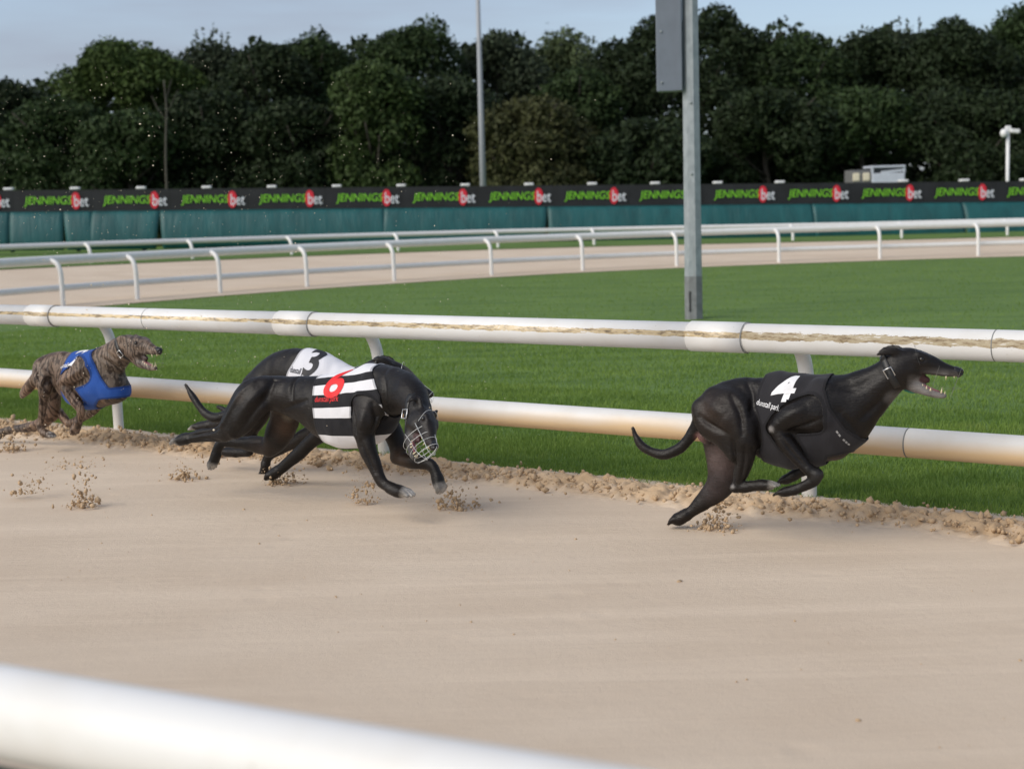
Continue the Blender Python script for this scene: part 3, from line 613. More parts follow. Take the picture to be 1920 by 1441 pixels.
def back_wood():
    n = 84000; r = np.random.default_rng(3); x = r.uniform(-34, 36, n); hgt = np.interp(x, [-34, -23, -18, -14, -8, 0, 6, 12, 20, 36], [6.2, 6.6, 8.0, 8.4, 8.6, 8.4, 7.8, 8.6, 8.4, 8.6]) + 0.35 * np.sin(x * 1.1 + 1) + 0.3 * np.sin(x * 2.7)
    z = np.where(r.random(n) < 0.3, r.random(n) * 3.6, r.random(n) * hgt); P = np.stack([x, 70 + r.normal(0, 0.9, n) + 0.8 * np.sin(x * 1.7 + z), z], -1)
    nr = r.normal(size=(n, 3)); nr[:, 1] -= 0.8; nr /= np.linalg.norm(nr, axis=1)[:, None]; u = np.cross(nr, r.normal(size=(n, 3))); u /= np.linalg.norm(u, axis=1)[:, None]; v = np.cross(nr, u); s = r.uniform(0.10, 0.24, n)[:, None]
    V = np.stack([P - u * s, P - v * s * .6, P + u * s, P + v * s * .6], 1).reshape(-1, 3)
    me = np_mesh('far_wood', V, np.arange(n * 4).reshape(-1, 4), False); at = me.attributes.new('tint', 'FLOAT', 'POINT'); at.data.foreach_set('value', np.repeat(r.random(n), 4).astype(np.float32))
    tag(new_obj('far_wood', me, None, LEAFM['dark']), 'dark mass of woodland undergrowth behind the individual trees', 'woodland', kind='stuff')
back_wood()
# ------------------------------------------------------------------ greyhounds
class Field:                             # a sampled distance field; each dog's body is one surface drawn from it
    def __init__(s, lo, hi, h):
        s.lo = np.array(lo, float); s.h = h; s.n = np.ceil((np.array(hi) - s.lo) / h).astype(int) + 1
        s.F = np.full(s.n, 0.12, np.float32); s.ax = [(s.lo[i] + h * np.arange(s.n[i])).astype(np.float32) for i in range(3)]
    def box(s, a, b):
        i0 = np.clip(np.floor((a - s.lo) / s.h).astype(int), 0, s.n - 1); i1 = np.clip(np.ceil((b - s.lo) / s.h).astype(int) + 1, 1, s.n)
        return tuple(slice(int(x), int(y)) for x, y in zip(i0, np.maximum(i1, i0 + 1)))
    def chain(s, P, ra, rl, lat, k, steps=9, sub=False):
        # P: points; ra: radius in the plane of the limb; rl: radius across it; lat: across axis
        D = spline(np.column_stack([P, ra, rl]), steps); P, ra, rl = D[:, :3], np.maximum(D[:, 3], 0.004), np.maximum(D[:, 4], 0.004)
        m = max(ra.max(), rl.max()) + 0.03 + k; bx = s.box(P.min(0) - m, P.max(0) + m)
        lo = [b.start for b in bx]; T = np.full([b.stop - b.start for b in bx], 0.12, np.float32); lat = np.asarray(lat, float)
        for i in range(len(P) - 1):
            A, B = P[i], P[i + 1]; d = B - A; L = np.linalg.norm(d)
            if L < 1e-5: continue
            d = d / L; wv = lat - d * (lat @ d); wv /= np.linalg.norm(wv) + 1e-9; nv = np.cross(d, wv)
            mm = max(ra[i], ra[i + 1], rl[i], rl[i + 1]) + 0.03 + k; b = s.box(np.minimum(A, B) - mm, np.maximum(A, B) + mm)
            X = s.ax[0][b[0]][:, None, None] - np.float32(A[0]); Y = s.ax[1][b[1]][None, :, None] - np.float32(A[1]); Z = s.ax[2][b[2]][None, None, :] - np.float32(A[2])
            al = X * d[0] + Y * d[1] + Z * d[2]; t = np.clip(al / L, 0, 1); a = al - t * L
            u = X * wv[0] + Y * wv[1] + Z * wv[2]; v = X * nv[0] + Y * nv[1] + Z * nv[2]
            Ra = ra[i] + (ra[i + 1] - ra[i]) * t; Rl = rl[i] + (rl[i + 1] - rl[i]) * t; Re = np.minimum(Ra, Rl)
            uu, vv, aa = u / Rl, v / Ra, a / Re
            k0 = np.sqrt(uu * uu + vv * vv + aa * aa) + 1e-6; k1 = np.sqrt((uu / Rl) ** 2 + (vv / Ra) ** 2 + (aa / Re) ** 2) + 1e-6
            dist = (k0 * (k0 - 1) / k1).astype(np.float32)
            c = tuple(slice(x.start - l, x.stop - l) for x, l in zip(b, lo)); T[c] = np.minimum(T[c], dist)
        Fs = s.F[bx]
        if sub: T = -T; hh = np.clip(0.5 - 0.5 * (T - Fs) / k, 0, 1); s.F[bx] = T + (Fs - T) * hh + k * hh * (1 - hh)
        else: hh = np.clip(0.5 + 0.5 * (T - Fs) / k, 0, 1); s.F[bx] = T + (Fs - T) * hh - k * hh * (1 - hh)
    def at(s, V):
        p = np.clip((V - s.lo) / s.h, 0, s.n - 1.001); i = p.astype(int); f = p - i; r = 0
        for a in (0, 1):
            for b in (0, 1):
                for c in (0, 1):
                    r = r + s.F[i[:, 0] + a, i[:, 1] + b, i[:, 2] + c] * (f[:, 0] if a else 1 - f[:, 0]) * (f[:, 1] if b else 1 - f[:, 1]) * (f[:, 2] if c else 1 - f[:, 2])
        return r
    def mesh(s):
        F = s.F; S = F < 0; n = s.n
        cs = [(i, j, k) for i in (0, 1) for j in (0, 1) for k in (0, 1)]
        cnt = sum(S[i:n[0] - 1 + i, j:n[1] - 1 + j, k:n[2] - 1 + k].astype(np.int8) for i, j, k in cs)
        idx = np.argwhere((cnt > 0) & (cnt < 8)); ids = np.full(np.array(S.shape) - 1, -1, np.int32); ids[tuple(idx.T)] = np.arange(len(idx))
        vals = {c: F[idx[:, 0] + c[0], idx[:, 1] + c[1], idx[:, 2] + c[2]] for c in cs}
        acc = np.zeros((len(idx), 3)); num = np.zeros(len(idx))
        for c in cs:
            for ax in range(3):
                if c[ax]: continue
                e = list(c); e[ax] = 1; e = tuple(e); va, vb = vals[c], vals[e]; m = (va < 0) != (vb < 0)
                t = np.where(m, va / np.where(m, va - vb, 1), 0); p = np.tile(np.array(c, float), (len(idx), 1)); p[:, ax] += t; acc[m] += p[m]; num[m] += 1
        V = s.lo + s.h * (idx + acc / num[:, None]); Q = []
        for ax in range(3):
            a1, a2 = (ax + 1) % 3, (ax + 2) % 3
            A = np.take(S, range(n[ax] - 1), ax); B = np.take(S, range(1, n[ax]), ax); e = np.argwhere(A != B)
            e = e[(e[:, a1] > 0) & (e[:, a2] > 0) & (e[:, a1] < n[a1] - 1) & (e[:, a2] < n[a2] - 1)]
            def cell(d1, d2):
                c = e.copy(); c[:, a1] += d1; c[:, a2] += d2; return ids[c[:, 0], c[:, 1], c[:, 2]]
            q = np.stack([cell(-1, -1), cell(0, -1), cell(0, 0), cell(-1, 0)], 1); fl = ~A[e[:, 0], e[:, 1], e[:, 2]]; q[fl] = q[fl][:, ::-1]; Q.append(q)
        Q = np.concatenate(Q); Q = Q[(Q >= 0).all(1)]
        E = np.concatenate([Q[:, [0, 1]], Q[:, [1, 2]], Q[:, [2, 3]], Q[:, [3, 0]]]); deg = np.bincount(E.ravel(), minlength=len(V))
        for lam in (0.5, 0.5, -0.52, 0.5, -0.52, 0.5, -0.52, 0.5, -0.52):
            sm = np.zeros_like(V)
            for ax in range(3): sm[:, ax] = np.bincount(E[:, 0], V[E[:, 1], ax], len(V)) + np.bincount(E[:, 1], V[E[:, 0], ax], len(V))
            V = V + lam * (sm / deg[:, None] - V)
        return V, Q
def vnormals(V, Q):
    nrm = np.cross(V[Q[:, 2]] - V[Q[:, 0]], V[Q[:, 3]] - V[Q[:, 1]]); out = np.zeros_like(V)
    for j in range(4):
        for ax in range(3): out[:, ax] += np.bincount(Q[:, j], nrm[:, ax], len(V))
    return out / (np.linalg.norm(out, axis=1)[:, None] + 1e-12)
def clip_mesh(V, Tr, g, extra):          # keep the part of a triangle mesh where g > 0
    V = list(map(tuple, V)); X = list(extra); out = []; cache = {}
    def cut(a, b):
        k = (min(a, b), max(a, b))
        if k not in cache:
            t = g[a] / (g[a] - g[b]); cache[k] = len(V); V.append(tuple(np.array(V[a]) * (1 - t) + np.array(V[b]) * t)); X.append(X[a] * (1 - t) + X[b] * t)
        return cache[k]
    G_ = g > 0; full = G_[Tr].all(1); part = G_[Tr].any(1) & ~full
    out = [tuple(t) for t in Tr[full]]
    for t in Tr[part]:
        poly = []
        for i in range(3):
            a, b = int(t[i]), int(t[(i + 1) % 3])
            if G_[a]: poly.append(a)
            if G_[a] != G_[b]: poly.append(cut(a, b))
        for i in range(1, len(poly) - 1): out.append((poly[0], poly[i], poly[i + 1]))
    out = np.array(out); V = np.array(V); X = np.array(X); used = np.unique(out); mp_ = np.full(len(V), -1); mp_[used] = np.arange(len(used))
    return V[used], mp_[out], X[used]
def poly_sd(P, poly):                    # signed distance to a polygon, positive inside
    poly = np.asarray(poly); d = np.full(len(P), 1e9); ins = np.zeros(len(P), bool)
    for i in range(len(poly)):
        a, b = poly[i], poly[(i + 1) % len(poly)]; e = b - a; w_ = P - a; t = np.clip((w_ @ e) / (e @ e + 1e-12), 0, 1); d = np.minimum(d, np.linalg.norm(w_ - t[:, None] * e, axis=1))
        c = ((a[1] > P[:, 1]) != (b[1] > P[:, 1])) & (P[:, 0] < (b[0] - a[0]) * (P[:, 1] - a[1]) / (b[1] - a[1] + 1e-12) + a[0]); ins ^= c
    return np.where(ins, d, -d)

def mat_fur(name, brindle=False):
    n = N(name); at = n.new('ShaderNodeAttribute', attribute_name='coat'); v = n.coord(); f = n.noise(n.coord((30, 30, 190)), 1.0, 3, 0.6); m = n.noise(v, 11, 4)
    col = n.mix(n.ramp(f, [(0.35, G(0)), (0.75, G(0.45))]), at.outputs['Color'], n.mix(1.0, at.outputs['Color'], (0.45, 0.42, 0.40, 1), 'MULTIPLY'))
    if brindle:
        w_ = n.new('ShaderNodeTexWave', wave_type='BANDS', bands_direction='X'); w_.inputs['Scale'].default_value = 13; w_.inputs['Distortion'].default_value = 17; w_.inputs['Detail'].default_value = 3; w_.inputs['Detail Scale'].default_value = 1.6
        n.link(n.coord((1, 0.5, 0.45), (0, 0.35, 0)), w_.inputs['Vector']); bf = n.ramp(w_.outputs['Fac'], [(0.22, G(0.12)), (0.70, G(1))])
        col = n.mix(bf, n.mix(1.0, col, (0.20, 0.17, 0.16, 1), 'MULTIPLY'), col)
        col = n.mix(n.ramp(m, [(0.4, G(0)), (0.72, G(0.55))]), col, n.mix(1.0, col, (0.42, 0.40, 0.40, 1), 'MULTIPLY'))
        spk = n.noise(v, 210, 1); col = n.mix(n.ramp(spk, [(0.74, G(0)), (0.76, G(0.8))]), col, (0.5, 0.43, 0.34, 1))
    n.bump(n.math('ADD', n.math('MULTIPLY', f, 0.5), n.math('MULTIPLY', m, 1.2)), 0.5, 0.006)
    return n.set(Base_Color=col, Roughness=0.45, Specular_IOR_Level=0.34, Sheen_Weight=0.02, Sheen_Roughness=0.35, Sheen_Tint=(0.9, 0.85, 0.8, 1))
FUR = mat_fur('short_black_fur'); BRIN = mat_fur('brindle_fur', True)
def mat_cloth(name, col, col2=None, edges=None):
    n = N(name); wv = n.noise(n.coord((1, 1, 1)), 420, 2); w2 = n.noise(n.coord((14, 5, 5), (0, 0.5, 0)), 1.0, 3, 0.6, 0.8)
    c = n.mix(n.ramp(wv, [(0.3, G(0)), (0.8, G(0.25))]), col, tuple(x * 0.7 for x in col[:3]) + (1,))
    if edges:
        at = n.new('ShaderNodeAttribute', attribute_name='stripe'); st = [(0.0, G(0))]; f = 1
        for e in edges: st.append((e, G(f))); f = 1 - f
        k = n.ramp(at.outputs['Fac'], st, 'CONSTANT'); c = n.mix(k, c, col2)
    at2 = n.new('ShaderNodeAttribute', attribute_name='rim'); c = n.mix(n.math('LESS_THAN', at2.outputs['Fac'], 0.009), c, n.mix(1.0, c, (0.6, 0.6, 0.6, 1), 'MULTIPLY'))
    n.bump(n.math('ADD', n.math('MULTIPLY', w2, 1.0), n.math('MULTIPLY', wv, 0.06)), 0.45, 0.010)
    return n.set(Base_Color=c, Roughness=0.82, Specular_IOR_Level=0.2, Sheen_Weight=0.1)
BLACKC = mat_cloth('black_jacket_cloth', (0.022, 0.021, 0.024, 1)); WHITEC = mat_cloth('white_jacket_cloth', (0.68, 0.68, 0.72, 1)); BLUEC = mat_cloth('blue_jacket_cloth', srgb(40, 80, 156))
PRW = plain('white_print', (0.75, 0.75, 0.76, 1), 0.6); PRB = plain('black_print', (0.012, 0.012, 0.016, 1), 0.6); PRR = plain('red_jacket_print', srgb(222, 30, 36), 0.6)
NOSE = plain('wet_nose', (0.008, 0.008, 0.009, 1), 0.25, 0, 0.2, 60, 0.3); EYEM = plain('dark_eye', (0.010, 0.008, 0.007, 1), 0.06); TOOTH = plain('tooth', srgb(222, 208, 172), 0.35); TONG = plain('tongue_pink', srgb(128, 78, 84), 0.35, 0, 0.12, 40, 0.2)
LEATHER = plain('black_leather', (0.010, 0.010, 0.010, 1), 0.45); STEEL = plain('bright_steel', (0.6, 0.6, 0.6, 1), 0.25, 0.9); WIRE = plain('pale_muzzle_wire', (0.62, 0.63, 0.62, 1), 0.3, 0.3); CLEARW = plain('dull_thin_wire', (0.16, 0.16, 0.15, 1), 0.4); GREENP = plain('green_tag', srgb(18, 112, 92), 0.4); REDTAG = plain('red_collar_tag', srgb(130, 20, 24), 0.4)

BLACK = (0.0072, 0.0052, 0.0044); GREYM = (0.25, 0.235, 0.225); WHT = (0.55, 0.52, 0.48); BRN = (0.060, 0.032, 0.018); MAUVE = (0.150, 0.108, 0.102); PINKY = (0.26, 0.13, 0.12)
def dog(spec):
    a = math.radians(spec['heading']); xh = np.array([math.cos(a), math.sin(a), 0]); yh = np.array([-math.sin(a), math.cos(a), 0])
    P0 = gp(*spec['ground']) + yh * spec.get('shift', 0.0); P0[2] = 0
    ox, oy, zm = spec['crop']; dist = float(np.dot(P0 - CAMP, FWD)) ; S = F_PX / dist; mpp = 1.0 / (zm * S)
    def loc(W): d = W - P0; return np.array([d @ xh, d @ yh, d[2]])
    def J(cx, cy, n=0.0):                # point on the dog's upright plane n metres to its near side
        d = ray(ox + cx / zm, oy + cy / zm); q = (P0 - CAMP) @ yh - n; return loc(CAMP + d * (q / (d @ yh)))
    def D(cx, cy, Y): return loc(at_y(ox + cx / zm, oy + cy / zm, Y))
    ch = []                              # chains: (points, ra, rl, lat axis, k, is_limb)
    LATY = np.array([0, 1.0, 0])
    for rows, k, limb in spec['chains']:
        P = np.array([J(r[0], r[1], r[2]) for r in rows]); ra = np.array([r[3] * mpp for r in rows]); rl = np.array([r[4] if len(r) > 4 else r[3] * mpp * 0.8 for r in rows]); ch.append((P, ra, rl, LATY, k, limb))
    colors = []
    for (wr, tip, n, r, wht) in spec['paws']:   # four toes fanned at the end of each foot
        A, B = J(*wr, n), J(*tip, n); d = B - A; L = np.linalg.norm(d); d /= L; R = r * mpp
        sd_ = LATY - d * (LATY @ d); sd_ /= np.linalg.norm(sd_); upv = np.cross(d, sd_)
        if upv[2] < 0: upv = -upv
        ch.append((np.array([A, A + d * L * 0.45, A + d * L * 0.62]), np.array([R, R * 1.0, R * 0.8]), np.array([R, R * 1.08, R * 0.95]), sd_, 0.008, True))
        for i, o in enumerate((-0.95, -0.34, 0.34, 0.95)):
            ln = (0.88, 1.0, 1.0, 0.86)[i]; s0 = A + d * L * 0.42 + sd_ * o * R * 0.75
            q = np.array([s0, s0 + d * L * 0.28 * ln + sd_ * o * R * 0.22 + upv * R * 0.22, s0 + d * L * 0.60 * ln + sd_ * o * R * 0.3 - upv * R * 0.12])
            ch.append((q, np.array([0.42, 0.46, 0.28]) * R, np.array([0.36, 0.36, 0.26]) * R, sd_, 0.004, True))
        if wht: colors.append((A + d * L * 0.85, R * 1.75, WHT, 0.5))
    # head, on its own frame: x to the nose, z to the crown
    hd = spec['head']; O = J(*hd['O']); Ow = P0 + xh * O[0] + yh * O[1]; Nn = D(hd['N'][0], hd['N'][1], Ow[1] - hd['toward']); ex = Nn - O; HL = float(np.linalg.norm(ex)); ex /= HL
    upg = np.array([0, math.sin(hd.get('roll', 0)), math.cos(hd.get('roll', 0))]); ez = upg - ex * (upg @ ex); ez /= np.linalg.norm(ez); ey = np.cross(ez, ex)
    HL *= hd.get('scale', 1.0)
    Hh = lambda x, y, z: O + HL * (ex * x + ey * y + ez * z)
    ja = math.radians(hd.get('jaw', 0)); hx, hz = 0.25, -0.15
    def jaw(x, y, z): dx, dz = x - hx, z - hz; return Hh(hx + dx * math.cos(ja) - dz * math.sin(ja), y, hz + dx * math.sin(ja) + dz * math.cos(ja))
    def hc(f, rows, k): ch.append((np.array([f(r[0], r[1], r[2]) for r in rows]), np.array([r[3] for r in rows]) * HL, np.array([r[4] for r in rows]) * HL, ey, k, True))
    hc(Hh, [(0.06, 0, 0.02, 0.15, 0.15), (0.24, 0, 0.05, 0.165, 0.18), (0.42, 0, 0.035, 0.15, 0.165), (0.58, 0, 0.012, 0.125, 0.118), (0.74, 0, -0.028, 0.098, 0.088), (0.88, 0, -0.045, 0.077, 0.072), (0.945, 0, -0.05, 0.062, 0.062)], 0.03)
    hc(Hh, [(0.14, 0, -0.12, 0.15, 0.15), (0.30, 0, -0.14, 0.11, 0.155), (0.38, 0, -0.13, 0.08, 0.13)], 0.02)
    for s in (-1, 1):
        hc(Hh, [(0.20, s * 0.14, -0.10, 0.11, 0.05), (0.32, s * 0.13, -0.08, 0.08, 0.045)], 0.015)                 # cheek muscle
        hc(Hh, [(0.38, s * 0.115, 0.145, 0.04, 0.035), (0.50, s * 0.100, 0.120, 0.030, 0.03)], 0.014)              # brow ridge
        hc(Hh, [(0.44, s * 0.085, -0.08, 0.055, 0.03), (0.62, s * 0.075, -0.085, 0.045, 0.022), (0.82, s * 0.052, -0.09, 0.035, 0.02)], 0.010)   # upper lip
        if not hd.get('ears_out'): hc(Hh, [(0.16, s * 0.13, 0.13, 0.045, 0.028), (0.03, s * 0.175, 0.15, 0.065, 0.018), (-0.10, s * 0.185, 0.12, 0.055, 0.014), (-0.19, s * 0.165, 0.07, 0.022, 0.010)], 0.010)
        else: hc(Hh, [(0.14, s * 0.13, 0.14, 0.045, 0.03), (0.04, s * 0.20, 0.19, 0.060, 0.026), (0.00, s * 0.27, 0.15, 0.055, 0.022), (0.01, s * 0.31, 0.06, 0.028, 0.016)], 0.010)
    hc(jaw, [(0.20, 0, -0.20, 0.14, 0.12), (0.34, 0, -0.30, 0.115, 0.10), (0.50, 0, -0.35, 0.080, 0.078), (0.68, 0, -0.388, 0.058, 0.060), (0.82, 0, -0.392, 0.040, 0.044)], 0.012)
    hc(Hh, [(0.34, 0, -0.17, 0.09, 0.10), (0.46, 0, -0.205, 0.075, 0.055), (0.56, 0, -0.22, 0.045, 0.03)], 0.010)     # back of the open mouth
    # the field
    allP = np.vstack([c[0] for c in ch]); rm = max(float(max(c[1].max(), c[2].max())) for c in ch); lo, hi = allP.min(0) - 0.10, allP.max(0) + 0.10
    lo = np.minimum(lo, np.vstack([(c[0] - np.maximum(c[1], c[2])[:, None]) for c in ch]).min(0) - 0.02); hi = np.maximum(hi, np.vstack([(c[0] + np.maximum(c[1], c[2])[:, None]) for c in ch]).max(0) + 0.02)
    h = spec.get('grid', 0.0045); Fd = Field(lo, hi, h); FL_ = Field(lo, hi, h * 2)
    for P, ra, rl, lat, k, limb in ch:
        Fd.chain(P, ra, rl, lat, k)
        if limb: FL_.chain(P, ra, rl, lat, 0.004)
    for s in (-1, 1):                     # eye sockets and nostril groove
        Fd.chain(np.array([Hh(0.405, s * 0.172, 0.085), Hh(0.455, s * 0.158, 0.080)]), np.array([0.022, 0.022]) * HL, np.array([0.02, 0.02]) * HL, ey, 0.006, 2, True)
    V, Q = Fd.mesh(); nr = vnormals(V, Q)
    # muscle and tendon relief on the near flank, laid out on the dog's own upright plane; soft unevenness everywhere
    disp = (vnoise(V * 16) - 0.5) * 0.006 + (vnoise(V * 33 + 7) - 0.5) * 0.003
    headw = np.clip((np.linalg.norm(V - (O + ex * HL * 0.5), axis=1) - 0.75 * HL) / 0.05, 0, 1); disp *= headw
    for line, n_, wd, dp in spec.get('relief', []):
        pl = spline(np.array([J(x, y, n_)[[0, 2]] for x, y in line]), 4); dmin = np.full(len(V), 9.0); vv = V[:, [0, 2]]; tt_ = np.linspace(0, 1, len(pl)); best = np.zeros(len(V))
        for i in range(len(pl) - 1):
            e_ = pl[i + 1] - pl[i]; w_ = vv - pl[i]; t_ = np.clip((w_ @ e_) / (e_ @ e_ + 1e-12), 0, 1); dd_ = np.linalg.norm(w_ - t_[:, None] * e_, axis=1); m_ = dd_ < dmin; dmin[m_] = dd_[m_]; best[m_] = (i + t_[m_]) / (len(pl) - 1)
        side = np.clip((-nr[:, 1] - 0.05) / 0.3, 0, 1) * (np.abs(-V[:, 1] - n_) < 0.06)
        disp += dp * 0.0019 * np.exp(-(dmin / (wd * mpp)) ** 2) * side * np.sin(np.clip(best, 0.06, 0.94) * math.pi) ** 0.5
    V = V + nr * disp[:, None]; nr = vnormals(V, Q)
    root = empty('greyhound', tuple(P0), a); tag(root, spec['label'], 'dog', 'racing greyhounds')
    me = np_mesh('body', V, Q); body = new_obj('body', me, root, spec['fur'])
    # coat colour: base, then the animal's own markings and painted haunch highlights
    C = np.tile(np.array(spec['base']), (len(V), 1))
    C = C * (0.62 + 0.75 * vnoise(V * np.array([7, 7, 11])))[:, None] * (1 + (vnoise(V * 5 + 3) - 0.45)[:, None] * np.array([0.5, 0.12, -0.1]))
    hl = np.stack([(V - O) @ ex, (V - O) @ ey, (V - O) @ ez], 1) / HL
    near = (np.abs(hl[:, 1]) < 0.3) & (hl[:, 0] > 0.05) & (hl[:, 0] < 1.2) & (np.abs(hl[:, 2]) < 0.55)
    gm = 0.6 * np.clip((hl[:, 0] - 0.42) / 0.28, 0, 1) * np.clip((0.0 - hl[:, 2]) / 0.10, 0, 1); gm = np.maximum(gm, np.clip((-0.14 - hl[:, 2]) / 0.10, 0, 1) * np.clip((hl[:, 0] - 0.26) / 0.12, 0, 1)) * near * hd.get('grey', 0.6)
    gm = gm * (0.55 + 0.6 * vnoise(V * 60)); C = C + np.clip(gm, 0, 1)[:, None] * (np.array(GREYM) - C)
    lip = np.clip(1 - np.abs(hl[:, 2] + 0.115) / 0.022, 0, 1) * (hl[:, 0] > 0.42) * near; C = C + lip[:, None] * (np.array((0.02, 0.012, 0.012)) - C)
    dj = np.minimum.reduce([np.linalg.norm((hl - np.array(c)) / np.array(r_), axis=1) for c, r_ in (((0.48, 0, -0.20), (0.14, 0.075, 0.085)), ((0.64, 0, -0.225), (0.14, 0.06, 0.10)))])
    ii = np.clip((1.15 - dj) / 0.25, 0, 1) * near; C = C + ii[:, None] * (np.array((0.055, 0.022, 0.024)) - C)
    for p, r_, col, soft in colors:
        f = np.clip((1 - np.linalg.norm(V - p, axis=1) / r_) / soft, 0, 1) * (0.6 + 0.4 * vnoise(V * 90)); C = C + f[:, None] * (np.array(col) - C)
    for cx, cy, n_, r_, col, soft in spec.get('marks_and_sheen', []):
        f = np.clip((1 - np.linalg.norm((V - J(cx, cy, n_)), axis=1) / (r_ * mpp)) / soft, 0, 1); f = f * (0.6 + 0.4 * vnoise(V * 40)); C = C + f[:, None] * (np.array(col) - C)
    ca = me.attributes.new('coat', 'FLOAT_COLOR', 'POINT'); ca.data.foreach_set('color', np.column_stack([C, np.ones(len(C))]).astype(np.float32).ravel())
    # short hair lying along the coat
    jk = spec['jacket']; jp = np.array([J(*p)[[0, 2]] for p in jk['outline']]); gj = np.minimum(poly_sd(V[:, [0, 2]], jp), FL_.at(V) - jk.get('leg', 0.010))
    fq = Q[RNG.permutation(len(Q))[:int(len(Q) * 0.9)]]; uvw = RNG.dirichlet((1, 1, 1, 1), len(fq)); Ph = np.einsum('ij,ijk->ik', uvw, V[fq]); Nh = nr[fq[:, 0]]; Ch = C[fq[:, 0]]
    okh = (gj[fq[:, 0]] < -0.002) & (ii[fq[:, 0]] < 0.2); Ph, Nh, Ch = Ph[okh], Nh[okh], Ch[okh]
    fl_ = np.tile(np.array([-0.75, 0, -0.66]), (len(Ph), 1)); hd_ = near[fq[:, 0]][okh]; fl_[hd_] = -ex; fl_ += RNG.normal(0, 0.28, fl_.shape); fl_ -= Nh * np.einsum('ij,ij->i', fl_, Nh)[:, None]; fl_ /= np.linalg.norm(fl_, axis=1)[:, None] + 1e-9
    sdh = np.cross(Nh, fl_); Lh = RNG.uniform(0.004, 0.009, len(Ph))[:, None]; Lh[hd_] *= 0.6; tipv = fl_ * Lh * 0.94 + Nh * Lh * 0.22
    Vh = np.stack([Ph - sdh * 0.0005, Ph + sdh * 0.0005, Ph + tipv], 1).reshape(-1, 3)
    mh = np_mesh('short_hair', Vh, np.arange(len(Vh)).reshape(-1, 3), False); hc_ = mh.attributes.new('coat', 'FLOAT_COLOR', 'POINT'); hc_.data.foreach_set('color', np.repeat(np.column_stack([Ch * RNG.uniform(0.6, 1.9, (len(Ch), 1)) ** (0.35 if spec['fur'] is BRIN else 1.0), np.ones(len(Ch))]), 3, 0).astype(np.float32).ravel())
    new_obj('short_hair', mh, body, spec['fur'])['kind'] = 'stuff'
    # eyes, nose, teeth, tongue
    for s in (-1, 1):
        bm = bmesh.new(); bmesh.ops.create_uvsphere(bm, u_segments=16, v_segments=12, radius=0.040 * HL, matrix=Matrix.Translation(Vector(Hh(0.43, s * 0.140, 0.085)))); new_obj('eye', bm_mesh('eye', bm, True), body, EYEM)
    fn = Field(Hh(0.96, 0, -0.04) - 0.035, Hh(0.96, 0, -0.04) + 0.035, 0.0022)
    fn.chain(np.array([Hh(0.915, 0, -0.022), Hh(0.975, 0, -0.040)]), np.array([0.058, 0.062]) * HL, np.array([0.060, 0.062]) * HL, ey, 0.004)
    fn.chain(np.array([Hh(0.985, 0, -0.075), Hh(0.97, 0, -0.11)]), np.array([0.026, 0.018]) * HL, np.array([0.022, 0.016]) * HL, ey, 0.006)
    for s in (-1, 1): fn.chain(np.array([Hh(1.045, s * 0.030, -0.040), Hh(1.00, s * 0.050, -0.046)]), np.array([0.014, 0.012]) * HL, np.array([0.012, 0.012]) * HL, ey, 0.003, 2, True)
    v_, q_ = fn.mesh(); new_obj('nose', np_mesh('nose', v_, q_), body, NOSE)
    def teeth(name, f, rows):
        bm = bmesh.new()
        for x, y, z, r_, l in rows:
            b = Vector(f(x, y, z)); t_ = Vector(f(x - 0.004 * np.sign(l), y * 0.96, z + l)); dd = (t_ - b); m_ = Matrix.Translation((b + t_) / 2) @ dd.to_track_quat('Z', 'Y').to_matrix().to_4x4()
            bmesh.ops.create_cone(bm, cap_ends=True, segments=8, radius1=r_ * HL, radius2=r_ * HL * 0.15, depth=dd.length, matrix=m_)
        new_obj(name, bm_mesh(name, bm, True), body, TOOTH)['kind'] = 'stuff'
    teeth('upper_teeth', Hh, [(0.80, s * 0.058, -0.105, 0.015, -0.072) for s in (-1, 1)] + [(0.91, y, -0.095, 0.012, -0.042) for y in (-0.03, -0.01, 0.01, 0.03)] + [(x, s * 0.068, -0.115, 0.015, -0.022) for x in (0.54, 0.60, 0.66) for s in (-1, 1)])
    teeth('lower_teeth', jaw, [(0.775, s * 0.036, -0.36, 0.015, 0.078) for s in (-1, 1)] + [(0.825, y, -0.365, 0.011, 0.042) for y in (-0.02, 0, 0.02)] + [(x, s * 0.050, -0.375 + (0.70 - x) * 0.30, 0.019, 0.046) for x in (0.44, 0.50, 0.56, 0.62) for s in (-1, 1)])
    ft = Field(np.min([Hh(0.3, 0, -0.2), Hh(0.75, 0, -0.35)], 0) - 0.07, np.max([Hh(0.3, 0, -0.2), Hh(0.75, 0, -0.35)], 0) + 0.07, 0.003)
    ft.chain(np.array([jaw(0.34, 0, -0.235), jaw(0.48, 0, -0.283), jaw(0.62, 0, -0.325), jaw(0.74, 0, -0.345)]), np.array([0.022, 0.024, 0.020, 0.012]) * HL, np.array([0.055, 0.055, 0.046, 0.03]) * HL, ey, 0.004); v_, q_ = ft.mesh(); new_obj('tongue', np_mesh('tongue', v_, q_), body, TONG)
    # collar round the neck behind the jaw
    Tq = np.concatenate([Q[:, [0, 1, 2]], Q[:, [0, 2, 3]]]); bvh = BVHTree.FromPolygons([tuple(v) for v in V], [tuple(t) for t in Tq])
    cc = Hh(-0.04, 0, -0.09); ax = ex * 0.82 + ez * 0.57; ax /= np.linalg.norm(ax); u1 = ey - ax * (ey @ ax); u1 /= np.linalg.norm(u1); u2 = np.cross(ax, u1); rings = []
